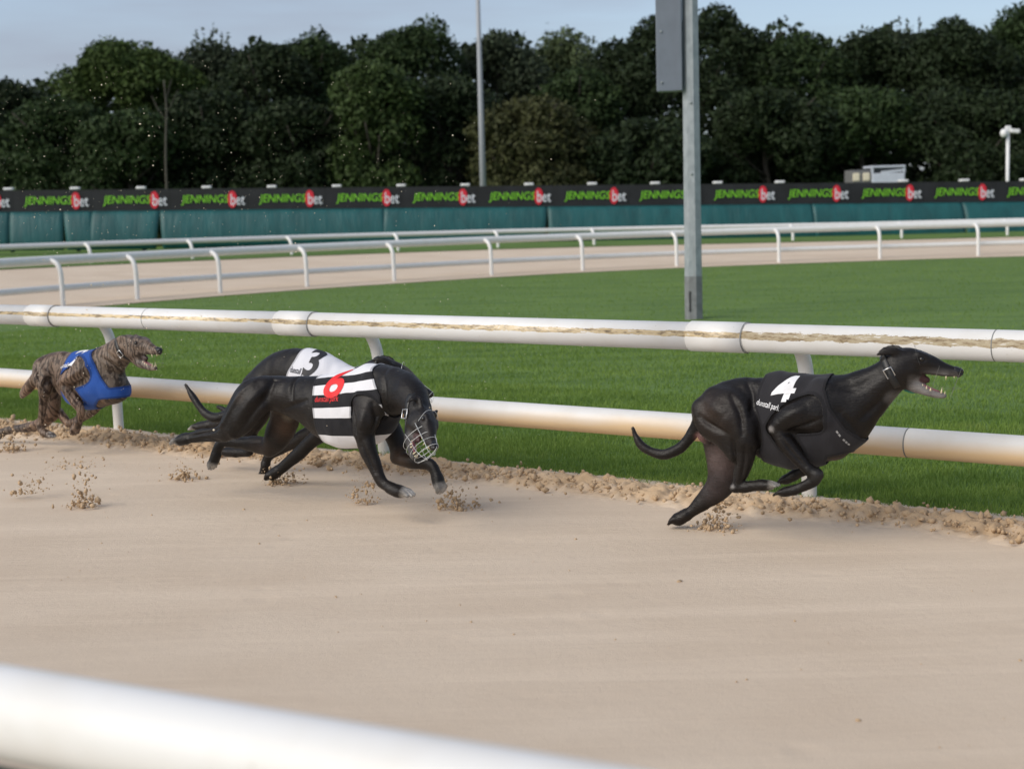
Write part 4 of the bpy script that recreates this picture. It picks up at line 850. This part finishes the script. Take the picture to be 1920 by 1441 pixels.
    for off in (-0.012, -0.010, 0.010, 0.012):
        r_ = []
        for i in range(56):
            th = i * 2 * math.pi / 56; dd = u1 * math.cos(th) + u2 * math.sin(th); c0 = cc + ax * off; hit = bvh.ray_cast(Vector(c0 + dd * 0.13), Vector(-dd), 0.13); rad = 0.13 - hit[3] if hit[0] else 0.06
            r_.append(min(max(rad, 0.035), 0.085))
        r_ = np.array(r_); r_ = (np.roll(r_, 1) + r_ * 2 + np.roll(r_, -1)) / 4 + (0.0045 if abs(off) < 0.011 else 0.001)
        rings.append([cc + ax * off + (u1 * math.cos(i * 2 * math.pi / 56) + u2 * math.sin(i * 2 * math.pi / 56)) * r_[i] for i in range(56)])
    Vc = np.concatenate(rings); Fc = [(a_ * 56 + i, a_ * 56 + (i + 1) % 56, (a_ + 1) * 56 + (i + 1) % 56, (a_ + 1) * 56 + i) for a_ in range(3) for i in range(56)]
    col = new_obj('collar', poly_mesh('collar', Vc, Fc), root, LEATHER)
    bi = min(range(56), key=lambda i: abs(i - 31)); pb = (rings[1][bi] + rings[2][bi]) / 2; out = pb - cc; out -= ax * (out @ ax); out /= np.linalg.norm(out); tg = np.cross(ax, out); c4 = [pb + out * 0.004 + ax * x * 0.014 + tg * y * 0.017 for x, y in ((-1, -1), (1, -1), (1, 1), (-1, 1))]
    tubes('buckle', [(np.array([c4[i] * (1 - t_) + c4[(i + 1) % 4] * t_ for i in range(4) for t_ in (0, 0.5)]), 0.0024, True)], STEEL, col, 8)
    lowest = min(range(56), key=lambda i: rings[1][i] @ ez); pl = rings[2][lowest]
    tube('collar_tag', spline([pl, pl + HL * (ex * 0.06 - ez * 0.035), pl + HL * (ex * 0.16 - ez * 0.05), pl + HL * (ex * 0.22 - ez * 0.03)], 4), 0.0042, spec.get('tagmat', GREENP), col, 8)
    # wire muzzle: hoops, long wires, front basket and a loop over the crown
    wr_ = hd.get('wire', 0.0009); pw = []
    def hoop(x, xl, zt, zb, yw, m_=20):
        return (np.array([Hh((x + xl) / 2 + (x - xl) / 2 * math.sin(t_), yw * math.cos(t_), (zt + zb) / 2 + (zt - zb) / 2 * math.sin(t_)) for t_ in np.arange(m_) * 2 * math.pi / m_]), wr_, True)
    zl = -0.47 + 0.35 * math.sin(ja)
    if hd.get('bold'): pw += [hoop(0.56, 0.44, 0.13, zl, 0.165), hoop(0.70, 0.60, 0.085, zl, 0.145), hoop(0.83, 0.74, 0.055, zl + 0.02, 0.125), hoop(1.00, 0.90, 0.03, zl + 0.05, 0.10)]
    for s in (-1, 1):
        pw += [(spline([Hh(0.40, s * 0.185, -0.06), Hh(0.60, s * 0.155, -0.08), Hh(0.85, s * 0.125, -0.10), Hh(1.02, s * 0.085, -0.13), Hh(1.06, 0, -0.15)], 5), wr_ * 1.3, False),
               (spline([Hh(0.36, s * 0.15, -0.30 + 0.2 * math.sin(ja)), Hh(0.60, s * 0.135, -0.30), Hh(0.85, s * 0.115, -0.30), Hh(1.0, s * 0.07, -0.28), Hh(1.03, 0, -0.27)], 5), wr_, False)]
    pw += [(spline([Hh(0.52, 0, 0.135), Hh(0.72, 0, 0.075), Hh(0.93, 0, 0.035), Hh(1.05, 0, -0.03), Hh(1.06, 0, -0.18), Hh(0.98, 0, zl + 0.08)], 5), wr_, False),
           (spline([Hh(0.42, -0.18, 0.0), Hh(0.33, -0.14, 0.19), Hh(0.30, 0, 0.262), Hh(0.33, 0.14, 0.19), Hh(0.42, 0.18, 0.0)], 6), wr_, False)]
    if not hd.get('bold'): pw = [hoop(0.70, 0.60, 0.085, zl, 0.145), hoop(1.00, 0.90, 0.03, zl + 0.05, 0.10)] + pw[1::2] + pw[-1:]
    tubes('wire_muzzle', pw, WIRE if hd.get('bold') else CLEARW, root, 6)
    # racing jacket: the body's own surface, lifted off the coat, cut to the jacket's outline
    jk = spec['jacket']; pts = [J(*p) for p in jk['outline']]; poly = np.array([(p[0], p[2]) for p in pts])
    g = poly_sd(V[:, [0, 2]], poly); g = np.minimum(g, FL_.at(V) - jk.get('leg', 0.010)); 
    Vj = V + nr * (0.0065 + 0.0065 * (vnoise(V * np.array([26, 8, 8]) + V[:, [2, 0, 1]] * 9) - 0.5))[:, None]
    sv = np.zeros(len(V))
    if 'stripe' in jk:
        za, zb, tl = jk['stripe']; z0, z1 = J(*za)[2], J(*zb)[2]; tx = ch[0][0][:, 0]; tz = ch[0][0][:, 2] + ch[0][1]; ot = np.argsort(tx); sv = (V[:, 2] - z0) / (np.polyval(np.polyfit(tx[ot][2:-1], tz[ot][2:-1], 2), V[:, 0]) - z0)
    vj, tj, xj = clip_mesh(Vj, Tq, g, np.column_stack([sv, np.maximum(g, 0)]))
    bmj = bmesh.new(); 
    mj = np_mesh('racing_jacket', vj, tj)
    for nm_, ci in (('stripe', 0), ('rim', 1)):
        at = mj.attributes.new(nm_, 'FLOAT', 'POINT'); at.data.foreach_set('value', xj[:, ci].astype(np.float32))
    bmj.free()
    jo = new_obj('racing_jacket', mj, root, jk['mat']); sm = jo.modifiers.new('cloth', 'SOLIDIFY'); sm.thickness = 0.004; sm.offset = -1; jo['label'] = jk['label']
    bj = BVHTree.FromPolygons([tuple(v) for v in vj], [tuple(t) for t in tj])
    axis_x = np.array([c_ for c_ in ch[0][0][:, 0]]); axis_z = ch[0][0][:, 2]; od = np.argsort(axis_x)
    for nm_, txt, mat_, w_, h_, ctr, rot, off, shr in jk['print']:
        m_ = text_mesh(txt, 1.0, off, shr); Vt = fit(m_, w_, h_)
        bm = bmesh.new(); bm.from_mesh(m_)
        for v, c in zip(bm.verts, Vt): v.co = (c[0] - w_ / 2, c[1] - h_ / 2, 0)
        bmesh.ops.triangulate(bm, faces=bm.faces[:])
        for _ in range(5):
            es = [e for e in bm.edges if e.calc_length() > 0.010]
            if not es: break
            bmesh.ops.subdivide_edges(bm, edges=es, cuts=1); bmesh.ops.triangulate(bm, faces=bm.faces[:])
        pc = J(*ctr); zc = float(np.interp(pc[0], axis_x[od], axis_z[od])); th0 = math.atan2(-pc[1], pc[2] - zc); Rr = math.hypot(pc[1], pc[2] - zc); cr_, sr_ = math.cos(rot), math.sin(rot)
        for v in bm.verts:
            a_ = v.co.x * cr_ - v.co.y * sr_; b_ = v.co.x * sr_ + v.co.y * cr_; th = th0 - b_ / Rr; x_ = pc[0] + a_; zz = float(np.interp(x_, axis_x[od], axis_z[od])) * 0.0 + zc
            dd = Vector((0, -math.sin(th), math.cos(th))); c0 = Vector((x_, 0, zz)); hit = bj.ray_cast(c0 + dd * 0.3, -dd, 0.3)
            v.co = (hit[0] if hit[0] else c0 + dd * Rr) + dd * 0.0018
        m_.materials.clear(); m_.materials.append(mat_); bm.to_mesh(m_); bm.free(); m_.name = nm_; new_obj(nm_, m_, jo)
    return root
STRIPED = mat_cloth('striped_jacket_cloth', (0.016, 0.016, 0.019, 1), (0.70, 0.70, 0.73, 1), [0.05, 0.225, 0.45, 0.585, 0.75, 0.867, 0.953])
DOGS = [
 dict(label='black greyhound in the black jacket numbered 4, leading on the right with jaws wide open', heading=-26, ground=(1275, 992), shift=-0.05, crop=(1160, 620, 2.743), fur=FUR, base=BLACK,
  chains=[
   ([(455, 415, 0, 80, .062), (560, 365, 0, 102, .075), (655, 365, 0, 128, .070), (750, 425, 0, 203, .085), (850, 455, 0, 232, .100), (950, 460, 0, 226, .102), (1050, 452, 0, 210, .096), (1130, 455, 0, 198, .088), (1185, 490, 0, 118, .070)], 0.02, False),
   ([(1110, 425, 0, 172, .085), (1205, 372, 0, 148, .075), (1290, 315, 0, 115, .060), (1365, 258, 0, 94, .054), (1430, 205, 0, 82, .052)], 0.03, False),
   ([(1060, 310, .055, 62, .030), (1030, 380, .075, 80, .034), (1010, 430, .085, 84, .036)], 0.025, False),
   ([(1060, 310, -.055, 62, .030), (1030, 380, -.075, 80, .034), (1010, 430, -.085, 84, .036)], 0.025, False),
   ([(415, 470, 0, 40, .03), (385, 520, 0, 30, .02), (320, 598, 0, 27, .018), (230, 636, 0, 25, .016), (130, 600, 0, 20, .013), (90, 545, 0, 15, .010), (73, 500, 0, 10, .007)], 0.012, True),
   # near hind
   ([(480, 385, .045, 100, .050), (570, 430, .075, 120, .055), (630, 500, .085, 92, .050), (655, 570, .088, 66, .040)], 0.022, True),
   ([(430, 400, .050, 52, .045), (470, 470, .062, 74, .045), (560, 540, .075, 74, .040), (610, 630, .082, 52, .034)], 0.018, True),
   ([(655, 560, .088, 62, .038), (650, 640, .086, 52, .032), (632, 720, .084, 38, .024), (612, 780, .083, 26, .017), (598, 812, .083, 24, .016)], 0.008, True),
   ([(592, 806, .083, 22, .015), (640, 806, .083, 29, .018), (700, 796, .083, 28, .018), (740, 792, .083, 27, .018)], 0.006, True),
   # far hind, driving off the sand
   ([(500, 450, -.040, 100, .048), (530, 590, -.062, 92, .052), (540, 700, -.065, 82, .046), (540, 770, -.065, 78, .040)], 0.018, True),
   ([(545, 760, -.065, 78, .040), (500, 820, -.065, 64, .034), (440, 875, -.062, 47, .026), (380, 925, -.060, 34, .020), (340, 950, -.058, 34, .020), (310, 968, -.056, 33, .020)], 0.010, True),
   # near fore
   ([(1010, 425, .085, 80, .036), (920, 440, .105, 72, .036), (840, 475, .108, 50, .030), (800, 500, .108, 32, .024)], 0.016, True),
   ([(815, 500, .108, 40, .026), (860, 570, .108, 42, .027), (920, 650, .106, 36, .023), (975, 710, .104, 31, .020), (1015, 740, .102, 33, .020)], 0.006, True),
   ([(1020, 738, .102, 32, .020), (1000, 772, .102, 30, .018), (950, 800, .100, 27, .016), (900, 820, .100, 26, .016)], 0.006, True),
   # far fore
   ([(1010, 430, -.085, 78, .034), (960, 520, -.095, 60, .030), (980, 600, -.095, 45, .026), (1000, 690, -.090, 33, .020), (960, 712, -.088, 28, .018), (900, 742, -.086, 26, .017)], 0.008, True),
   ([(425, 520, .004, 24, .014), (438, 545, .004, 26, .018), (462, 560, .004, 22, .016)], 0.006, True),
  ],
  relief=[([(585, 330), (640, 420), (655, 520)], .09, 14, -6), ([(425, 440), (500, 490), (575, 520)], .09, 16, -7), ([(470, 370), (520, 400), (560, 440)], .10, 40, 5), ([(600, 560), (605, 690), (592, 790)], .09, 9, -6), ([(665, 590), (655, 680), (635, 760)], .09, 9, -4), ([(640, 245), (690, 330), (702, 430)], .06, 14, -5),
   ([(1045, 450), (960, 490), (870, 525)], .11, 12, -5), ([(980, 380), (900, 420), (830, 470)], .11, 26, 4), ([(845, 545), (900, 620), (965, 695)], .11, 8, -3), ([(1120, 300), (1220, 290), (1330, 225)], .06, 22, -4), ([(1230, 470), (1320, 390), (1400, 300)], .06, 18, -5), ([(1150, 420), (1210, 500), (1240, 560)], .07, 18, -4)],
  paws=[((725, 793), (822, 792), .083, 27, True), ((345, 948), (262, 985), -.056, 35, False), ((905, 820), (800, 838), .100, 26, False), ((905, 740), (820, 782), -.086, 25, False)],
  marks_and_sheen=[(430, 545, .0, 50, PINKY, .5), (540, 650, -.01, 150, MAUVE, .8), (490, 800, -.03, 130, (0.05, 0.037, 0.037), .9), (500, 430, .09, 170, (0.030, 0.019, 0.013), 1.0), (470, 400, .09, 70, (0.055, 0.040, 0.033), .9), (785, 505, .13, 22, GREYM, .6), (582, 800, .1, 18, GREYM, .6), (1400, 325, .0, 62, (0.20, 0.19, 0.18), .8), (1120, 655, .02, 60, (0.07, 0.045, 0.03), .7), (1030, 745, .12, 45, (0.03, 0.028, 0.028), .8)],  # the two brown haunch spots paint a soft highlight into the coat
  head=dict(O=(1401, 150, 0), N=(1764, 199), toward=0.07, jaw=-2, grey=0.95, wire=0.0004),
  jacket=dict(mat=BLACKC, label='black racing jacket with a white 4', outline=[(780, 150, 0), (715, 320, .075), (698, 420, .09), (706, 520, .09), (728, 620, .05), (770, 760, 0), (1000, 760, 0), (1045, 700, .02), (1075, 640, .06), (1180, 628, .06), (1290, 640, 0), (1275, 555, .0), (1170, 500, .07), (1095, 400, .09), (1068, 300, .07), (1105, 150, 0)],
   print=[('number', '4', PRW, 0.098, 0.100, (852, 298, .075), 0.08, 0.022, 0.28), ('lettering', 'dunstall park', PRW, 0.090, 0.026, (768, 386, .095), -0.28, 0.008, 0.0), ('strap_mark', '-- ---', plain('grey_print', (0.30, 0.30, 0.30, 1), 0.6), 0.07, 0.006, (1155, 552, .075), -1.0, 0.0, 0.0)])),
 dict(label='black greyhound in the striped jacket, head low and turned towards us, in a wire muzzle', heading=-33, ground=(600, 955), crop=(300, 620, 3.31), fur=FUR, base=BLACK,
  chains=[
   ([(600, 385, 0, 86, .062), (690, 385, 0, 106, .078), (800, 402, 0, 120, .072), (900, 425, 0, 146, .078), (1000, 458, 0, 182, .092), (1100, 490, 0, 218, .102), (1200, 490, 0, 226, .104), (1300, 465, 0, 222, .100), (1360, 450, 0, 170, .085)], 0.02, False),
   ([(1330, 390, 0, 172, .090), (1410, 372, .02, 152, .082), (1490, 375, .06, 132, .070), (1560, 412, .11, 104, .060), (1604, 482, .155, 74, .050)], 0.03, False),
   ([(1330, 300, .055, 72, .032), (1320, 400, .078, 100, .036), (1300, 460, .088, 100, .038)], 0.025, False),
   ([(1330, 300, -.055, 72, .032), (1330, 400, -.078, 100, .036), (1330, 460, -.088, 100, .038)], 0.025, False),
   ([(470, 515, 0, 38, .022), (400, 530, 0, 33, .020), (330, 538, 0, 29, .018), (265, 495, 0, 26, .015), (208, 415, 0, 21, .012), (160, 335, 0, 11, .007)], 0.012, True),
   # near hind stretched out behind
   ([(650, 365, .045, 96, .050), (580, 420, .075, 128, .056), (510, 520, .085, 118, .050), (450, 590, .088, 90, .042)], 0.022, True),
   ([(455, 585, .088, 88, .040), (400, 630, .086, 62, .030), (330, 645, .084, 46, .022), (270, 645, .082, 42, .020), (200, 660, .080, 36, .018), (150, 668, .080, 36, .018)], 0.010, True),
   # far hind, gathered
   ([(770, 450, -.040, 100, .048), (770, 560, -.070, 104, .052), (720, 670, -.075, 84, .044), (680, 730, -.075, 54, .036)], 0.018, True),
   ([(690, 720, -.075, 56, .034), (600, 705, -.075, 58, .032), (500, 695, -.073, 42, .024), (420, 690, -.072, 32, .019), (385, 690, -.072, 30, .018), (355, 740, -.070, 30, .018), (340, 790, -.070, 30, .018)], 0.010, True),
   # near fore reaching
   ([(1300, 460, .090, 100, .040), (1275, 560, .105, 88, .040), (1262, 640, .108, 66, .034)], 0.016, True),
   ([(1262, 630, .108, 64, .034), (1285, 720, .110, 58, .030), (1325, 815, .110, 47, .024), (1355, 890, .110, 40, .020), (1385, 945, .110, 37, .020), (1440, 978, .110, 34, .019)], 0.008, True),
   # far fore folded
   ([(1345, 470, -.085, 90, .036), (1440, 620, -.100, 66, .034), (1478, 720, -.100, 56, .030), (1478, 775, -.100, 46, .026)], 0.014, True),
   ([(1470, 785, -.100, 42, .025), (1560, 805, -.100, 46, .024), (1640, 820, -.098, 40, .021), (1690, 845, -.096, 38, .020), (1715, 900, -.094, 33, .018), (1730, 935, -.094, 32, .018)], 0.006, True),
  ],
  relief=[([(570, 320), (510, 410), (440, 540), (380, 610)], .10, 16, 4), ([(660, 300), (640, 430), (560, 560), (480, 650)], .10, 22, -7), ([(620, 340), (570, 440), (500, 560)], .11, 30, 4), ([(740, 500), (830, 460), (930, 430)], .07, 12, -5), ([(800, 290), (815, 360), (830, 440)], .07, 16, -5), ([(400, 600), (300, 628), (180, 655)], .09, 8, -4), ([(390, 680), (300, 668), (200, 680)], .09, 8, -3),
   ([(1330, 450), (1350, 560), (1320, 640)], .11, 14, -6), ([(1220, 500), (1235, 600), (1240, 660)], .12, 12, -5), ([(1275, 480), (1265, 560), (1270, 620)], .13, 26, 4), ([(1270, 680), (1310, 790), (1345, 880)], .12, 9, -4), ([(1400, 260), (1440, 360), (1430, 480)], .08, 20, -5)],
  paws=[((165, 668), (85, 692), .080, 36, True), ((348, 770), (322, 852), -.070, 33, True), ((1430, 975), (1568, 1018), .110, 37, True), ((1724, 915), (1748, 1000), -.094, 37, True)],
  marks_and_sheen=[(760, 590, -.02, 150, BRN, .8), (640, 700, -.05, 130, (0.045, 0.03, 0.022), .9), (800, 530, -.02, 60, (0.14, 0.12, 0.09), .7), (500, 420, .13, 60, (0.05, 0.04, 0.034), 1.0), (1490, 800, -.07, 90, (0.06, 0.036, 0.022), .8), (950, 600, .0, 60, (0.08, 0.06, 0.04), .8), (1270, 480, .14, 120, (0.022, 0.018, 0.016), 1.0)],
  head=dict(O=(1602, 512, .17), N=(1716, 712), toward=0.20, roll=0.65, jaw=-4, grey=0.22, wire=0.0009, bold=True, ears_out=True),
  jacket=dict(mat=STRIPED, label='black and white striped racing jacket with a red 6', stripe=((1000, 735, .05), (1000, 268, .0), -0.02), outline=[(950, 180, 0), (938, 330, .085), (950, 450, .095), (968, 560, .09), (1010, 650, .05), (1040, 800, 0), (1420, 800, 0), (1420, 560, .06), (1388, 400, .1), (1345, 300, .08), (1335, 150, 0)],
   print=[('number', '6', PRR, 0.105, 0.150, (1092, 312, .07), 0.0, 0.022, 0.22), ('lettering', 'dunstall park', PRR, 0.125, 0.030, (1035, 428, .1), 0.05, 0.004, 0.1)])),
 dict(label='black greyhound in the white jacket, half hidden behind the striped one', heading=-36, ground=(512, 903), shift=0.05, crop=(300, 620, 3.31), fur=FUR, base=BLACK,
  chains=[
   ([(590, 340, 0, 78, .062), (660, 300, 0, 104, .078), (760, 262, 0, 138, .074), (870, 275, 0, 164, .088), (970, 320, 0, 186, .100), (1070, 385, 0, 192, .102), (1160, 425, 0, 184, .096), (1230, 430, 0, 140, .080)], 0.02, False),
   ([(1190, 400, 0, 140, .080), (1260, 345, 0, 118, .066), (1330, 285, 0, 98, .056), (1380, 248, 0, 86, .052)], 0.03, False),
   ([(640, 350, .05, 100, .050), (600, 430, .075, 100, .050), (520, 510, .08, 66, .040)], 0.02, True),
   ([(530, 500, .08, 60, .036), (430, 555, .08, 42, .024), (360, 575, .08, 34, .019), (290, 585, .08, 31, .018)], 0.008, True),
   ([(640, 370, -.05, 100, .050), (610, 500, -.075, 84, .046), (560, 610, -.08, 56, .034), (560, 700, -.08, 38, .022), (545, 752, -.08, 30, .018), (470, 752, -.08, 29, .018)], 0.012, True),
   ([(1170, 420, .085, 84, .036), (1100, 540, .10, 62, .034), (1040, 620, .10, 50, .030)], 0.014, True),
   ([(1050, 612, .10, 50, .028), (960, 670, .10, 46, .026), (860, 760, .10, 41, .022), (770, 840, .10, 34, .019), (715, 880, .10, 32, .018)], 0.006, True),
   ([(1160, 440, -.085, 80, .036), (1040, 560, -.10, 56, .032), (880, 660, -.10, 44, .026), (740, 740, -.10, 34, .020), (672, 780, -.10, 28, .017), (655, 840, -.10, 26, .016)], 0.008, True),
   ([(560, 400, 0, 34, .02), (500, 470, 0, 28, .017), (430, 500, 0, 24, .015), (360, 470, 0, 14, .010)], 0.012, True),
  ],
  paws=[((300, 585), (195, 605), .08, 33, True), ((470, 752), (358, 745), -.08, 32, True), ((730, 870), (672, 915), .10, 33, False), ((655, 830), (632, 925), -.10, 28, False)],
  marks_and_sheen=[(1230, 440, 0, 10, BLACK, .5), (640, 890, -.1, 34, (0.14, 0.13, 0.12), .7)],
  head=dict(O=(1380, 228, 0), N=(1690, 385), toward=0.03, jaw=14, grey=0.3, wire=0.0009, bold=True),
  jacket=dict(mat=WHITEC, label='white racing jacket with a black 3', outline=[(915, 40, 0), (840, 190, .07), (785, 285, .09), (765, 400, .09), (800, 620, 0), (1180, 700, 0), (1330, 560, 0), (1215, 330, .07), (1190, 150, 0)],
   print=[('number', '3', PRB, 0.085, 0.155, (950, 190, .062), 0.12, 0.026, 0.1), ('lettering', 'dunstall park', PRB, 0.115, 0.032, (872, 262, .09), -0.12, 0.006, 0.1)])),
 dict(label='brindle greyhound in the blue jacket, last of the four at the left edge', heading=-30, ground=(95, 842), crop=(0, 590, 4.968), fur=BRIN, base=(0.225, 0.162, 0.118), tagmat=REDTAG,
  chains=[
   ([(405, 500, 0, 92, .060), (470, 475, 0, 108, .075), (570, 480, 0, 140, .074), (670, 560, 0, 222, .088), (760, 600, 0, 256, .104), (860, 610, 0, 254, .106), (950, 625, 0, 230, .102), (1040, 670, 0, 158, .088), (1085, 700, 0, 112, .070)], 0.02, False),
   ([(930, 520, 0, 178, .088), (1010, 445, 0, 162, .076), (1080, 380, .01, 140, .066), (1150, 325, .02, 122, .058), (1195, 300, .03, 108, .054)], 0.03, False),
   ([(860, 410, .055, 80, .030), (800, 470, .080, 105, .036), (770, 520, .090, 105, .038)], 0.025, False),
   ([(900, 420, -.055, 80, .030), (920, 520, -.080, 105, .036), (940, 580, -.090, 105, .038)], 0.025, False),
   ([(345, 560, 0, 48, .026), (310, 620, 0, 50, .026), (265, 675, 0, 50, .025), (225, 725, 0, 40, .020), (205, 760, 0, 22, .012)], 0.012, True),
   ([(400, 490, .045, 84, .050), (395, 580, .075, 84, .052), (415, 660, .085, 62, .044), (418, 720, .086, 48, .034)], 0.022, True),
   ([(418, 710, .086, 48, .034), (405, 800, .085, 40, .026), (395, 900, .084, 36, .021), (378, 990, .083, 33, .018), (372, 1040, .083, 34, .018), (395, 1085, .083, 34, .018), (420, 1105, .083, 34, .018)], 0.008, True),
   ([(440, 560, -.040, 84, .048), (470, 700, -.065, 92, .052), (480, 850, -.068, 90, .046), (470, 930, -.068, 78, .040)], 0.018, True),
   ([(470, 930, -.068, 76, .038), (400, 1000, -.066, 62, .032), (290, 1040, -.064, 44, .024), (150, 1062, -.062, 36, .020), (40, 1085, -.060, 36, .020), (-10, 1120, -.060, 34, .020)], 0.010, True),
   ([(770, 520, .092, 100, .038), (690, 570, .108, 78, .036), (610, 610, .112, 56, .030), (570, 640, .112, 40, .026)], 0.016, True),
   ([(580, 640, .112, 48, .028), (640, 725, .112, 52, .028), (700, 810, .110, 46, .024), (745, 870, .108, 40, .021), (755, 905, .108, 38, .020), (738, 960, .106, 36, .019), (722, 1010, .106, 38, .020)], 0.006, True),
   ([(930, 600, -.090, 90, .036), (920, 780, -.10, 60, .032), (880, 880, -.10, 44, .026), (760, 960, -.10, 38, .022), (660, 1010, -.098, 36, .020), (625, 1000, -.097, 36, .020), (590, 955, -.096, 33, .018)], 0.008, True),
  ],
  relief=[([(350, 480), (400, 560), (395, 680)], .09, 22, -7), ([(450, 420), (470, 540), (450, 680)], .08, 20, -7), ([(420, 500), (430, 600)], .1, 24, 4), ([(385, 760), (385, 900), (372, 1000)], .09, 9, -4), ([(420, 740), (412, 880), (400, 980)], .09, 8, -4), ([(790, 480), (700, 560), (600, 620)], .12, 26, 5), ([(800, 580), (730, 640), (660, 660)], .12, 16, -6), ([(640, 690), (700, 780), (745, 850)], .12, 10, -4), ([(940, 400), (1040, 480), (1120, 600)], .08, 22, -6), ([(1000, 330), (1090, 420), (1150, 500)], .06, 22, -5), ([(980, 560), (1040, 600), (1090, 640)], .08, 22, 5)],
  paws=[((410, 1095), (500, 1132), .083, 36, True), ((10, 1105), (-70, 1170), -.06, 38, False), ((724, 1005), (688, 1108), .106, 42, False), ((595, 965), (525, 868), -.096, 38, True)],
  marks_and_sheen=[(215, 745, 0, 90, (0.34, 0.27, 0.21), .8), (450, 850, -.05, 150, (0.085, 0.070, 0.062), .9), (200, 1060, -.06, 190, (0.085, 0.072, 0.068), .9), (930, 800, .06, 90, (0.26, 0.17, 0.11), .8), (1330, 300, .03, 170, (0.12, 0.105, 0.095), .8)],
  head=dict(O=(1200, 285, .03), N=(1502, 318), toward=0.17, jaw=0, grey=0.55, wire=0.0004, scale=0.98),
  jacket=dict(mat=BLUEC, label='blue racing jacket with white lettering', leg=0.018, outline=[(715, 200, 0), (620, 450, .07), (560, 590, .1), (568, 750, .09), (640, 900, .03), (690, 1000, 0), (850, 1000, 0), (850, 850, .08), (900, 790, .09), (1040, 775, .07), (1200, 760, 0), (1200, 640, 0), (1120, 672, .05), (1020, 680, .07), (940, 600, .09), (880, 470, .09), (862, 200, 0)],
   print=[('number', '2', PRW, 0.085, 0.13, (730, 395, .06), 0.0, 0.03, 0.1), ('lettering', 'dunstall park', PRW, 0.11, 0.026, (640, 490, .085), 0.0, 0.008, 0.1)])),
]
for s_ in DOGS: dog(s_)

# ------------------------------------------------------------------ sand kicked up by the paws
def spray(px, py, n, wpx, hpx, Y, label, rmax=0.010):
    c = at_y(px, py, Y); k = Y / F_PX; w_, h_ = wpx * k, hpx * k
    n = int(n * 1.25); w_ *= 1.25; az = RNG.uniform(0, 6.28, n); jet = RNG.choice(5, n); ja_ = RNG.uniform(-1, 1, 5); t = RNG.random(n) ** 0.8
    x = (ja_[jet] * t * 0.8 + RNG.normal(0, 0.30, n)) * w_ / 2; y = RNG.normal(0, 0.3, n) * w_ / 2; z = np.abs(t * RNG.random(n) ** 1.6 * h_ * 1.1 + RNG.normal(0, 0.05, n) * h_)
    C = np.stack([c[0] + x, c[1] + y, max(0.0, c[2]) + z], -1)
    lumps('kicked_up_sand', C, np.minimum(RNG.gamma(0.8, rmax * 0.30, n) + 0.0011, rmax), CLOD, label, 'sand')
spray(1332, 1000, 230, 95, 50, 5.72, 'sand splashing up behind the hind paw of the leading greyhound', 0.009)
spray(865, 962, 240, 100, 78, 6.25, 'crumbs of sand flying below the far front paw of the striped dog', 0.010)
spray(675, 942, 130, 60, 60, 6.4, 'small burst of sand below the belly of the striped dog', 0.009)
spray(525, 912, 180, 70, 45, 6.95, 'sand bursting around the planted paw of the half hidden dog', 0.010)
spray(340, 898, 130, 75, 58, 7.15, 'sand hanging behind the stretched hind paw of the striped dog', 0.010)
spray(148, 948, 170, 65, 70, 6.5, 'tallest burst of sand on the track at the far left', 0.012)
spray(40, 925, 110, 85, 40, 6.75, 'low scatter of sand at the left edge of the track', 0.010)
spray(25, 845, 170, 60, 50, 8.2, 'sand thrown up beneath the brindle dog', 0.012)
spray(140, 878, 70, 160, 30, 7.6, 'thin line of flying crumbs below the brindle dog', 0.009)
n = 1500; Yd = RNG.uniform(5.6, 9.0, n); u = RNG.beta(1.1, 2.2, n) * 1250 - 30; v = RNG.beta(2.2, 2.0, n) * 800 + 60
C_ = np.array([at_y(a_, b_, c_) for a_, b_, c_ in zip(u, v, Yd)]); C_ = C_[C_[:, 2] > 0.02]
lumps('airborne_sand_grains', C_, RNG.gamma(2.0, 0.00045, len(C_)) + 0.0006, plain('dry_sand_grain', srgb(226, 214, 190), 0.8), 'fine grains of sand hanging in the air behind the dogs', 'sand', oct_=True)
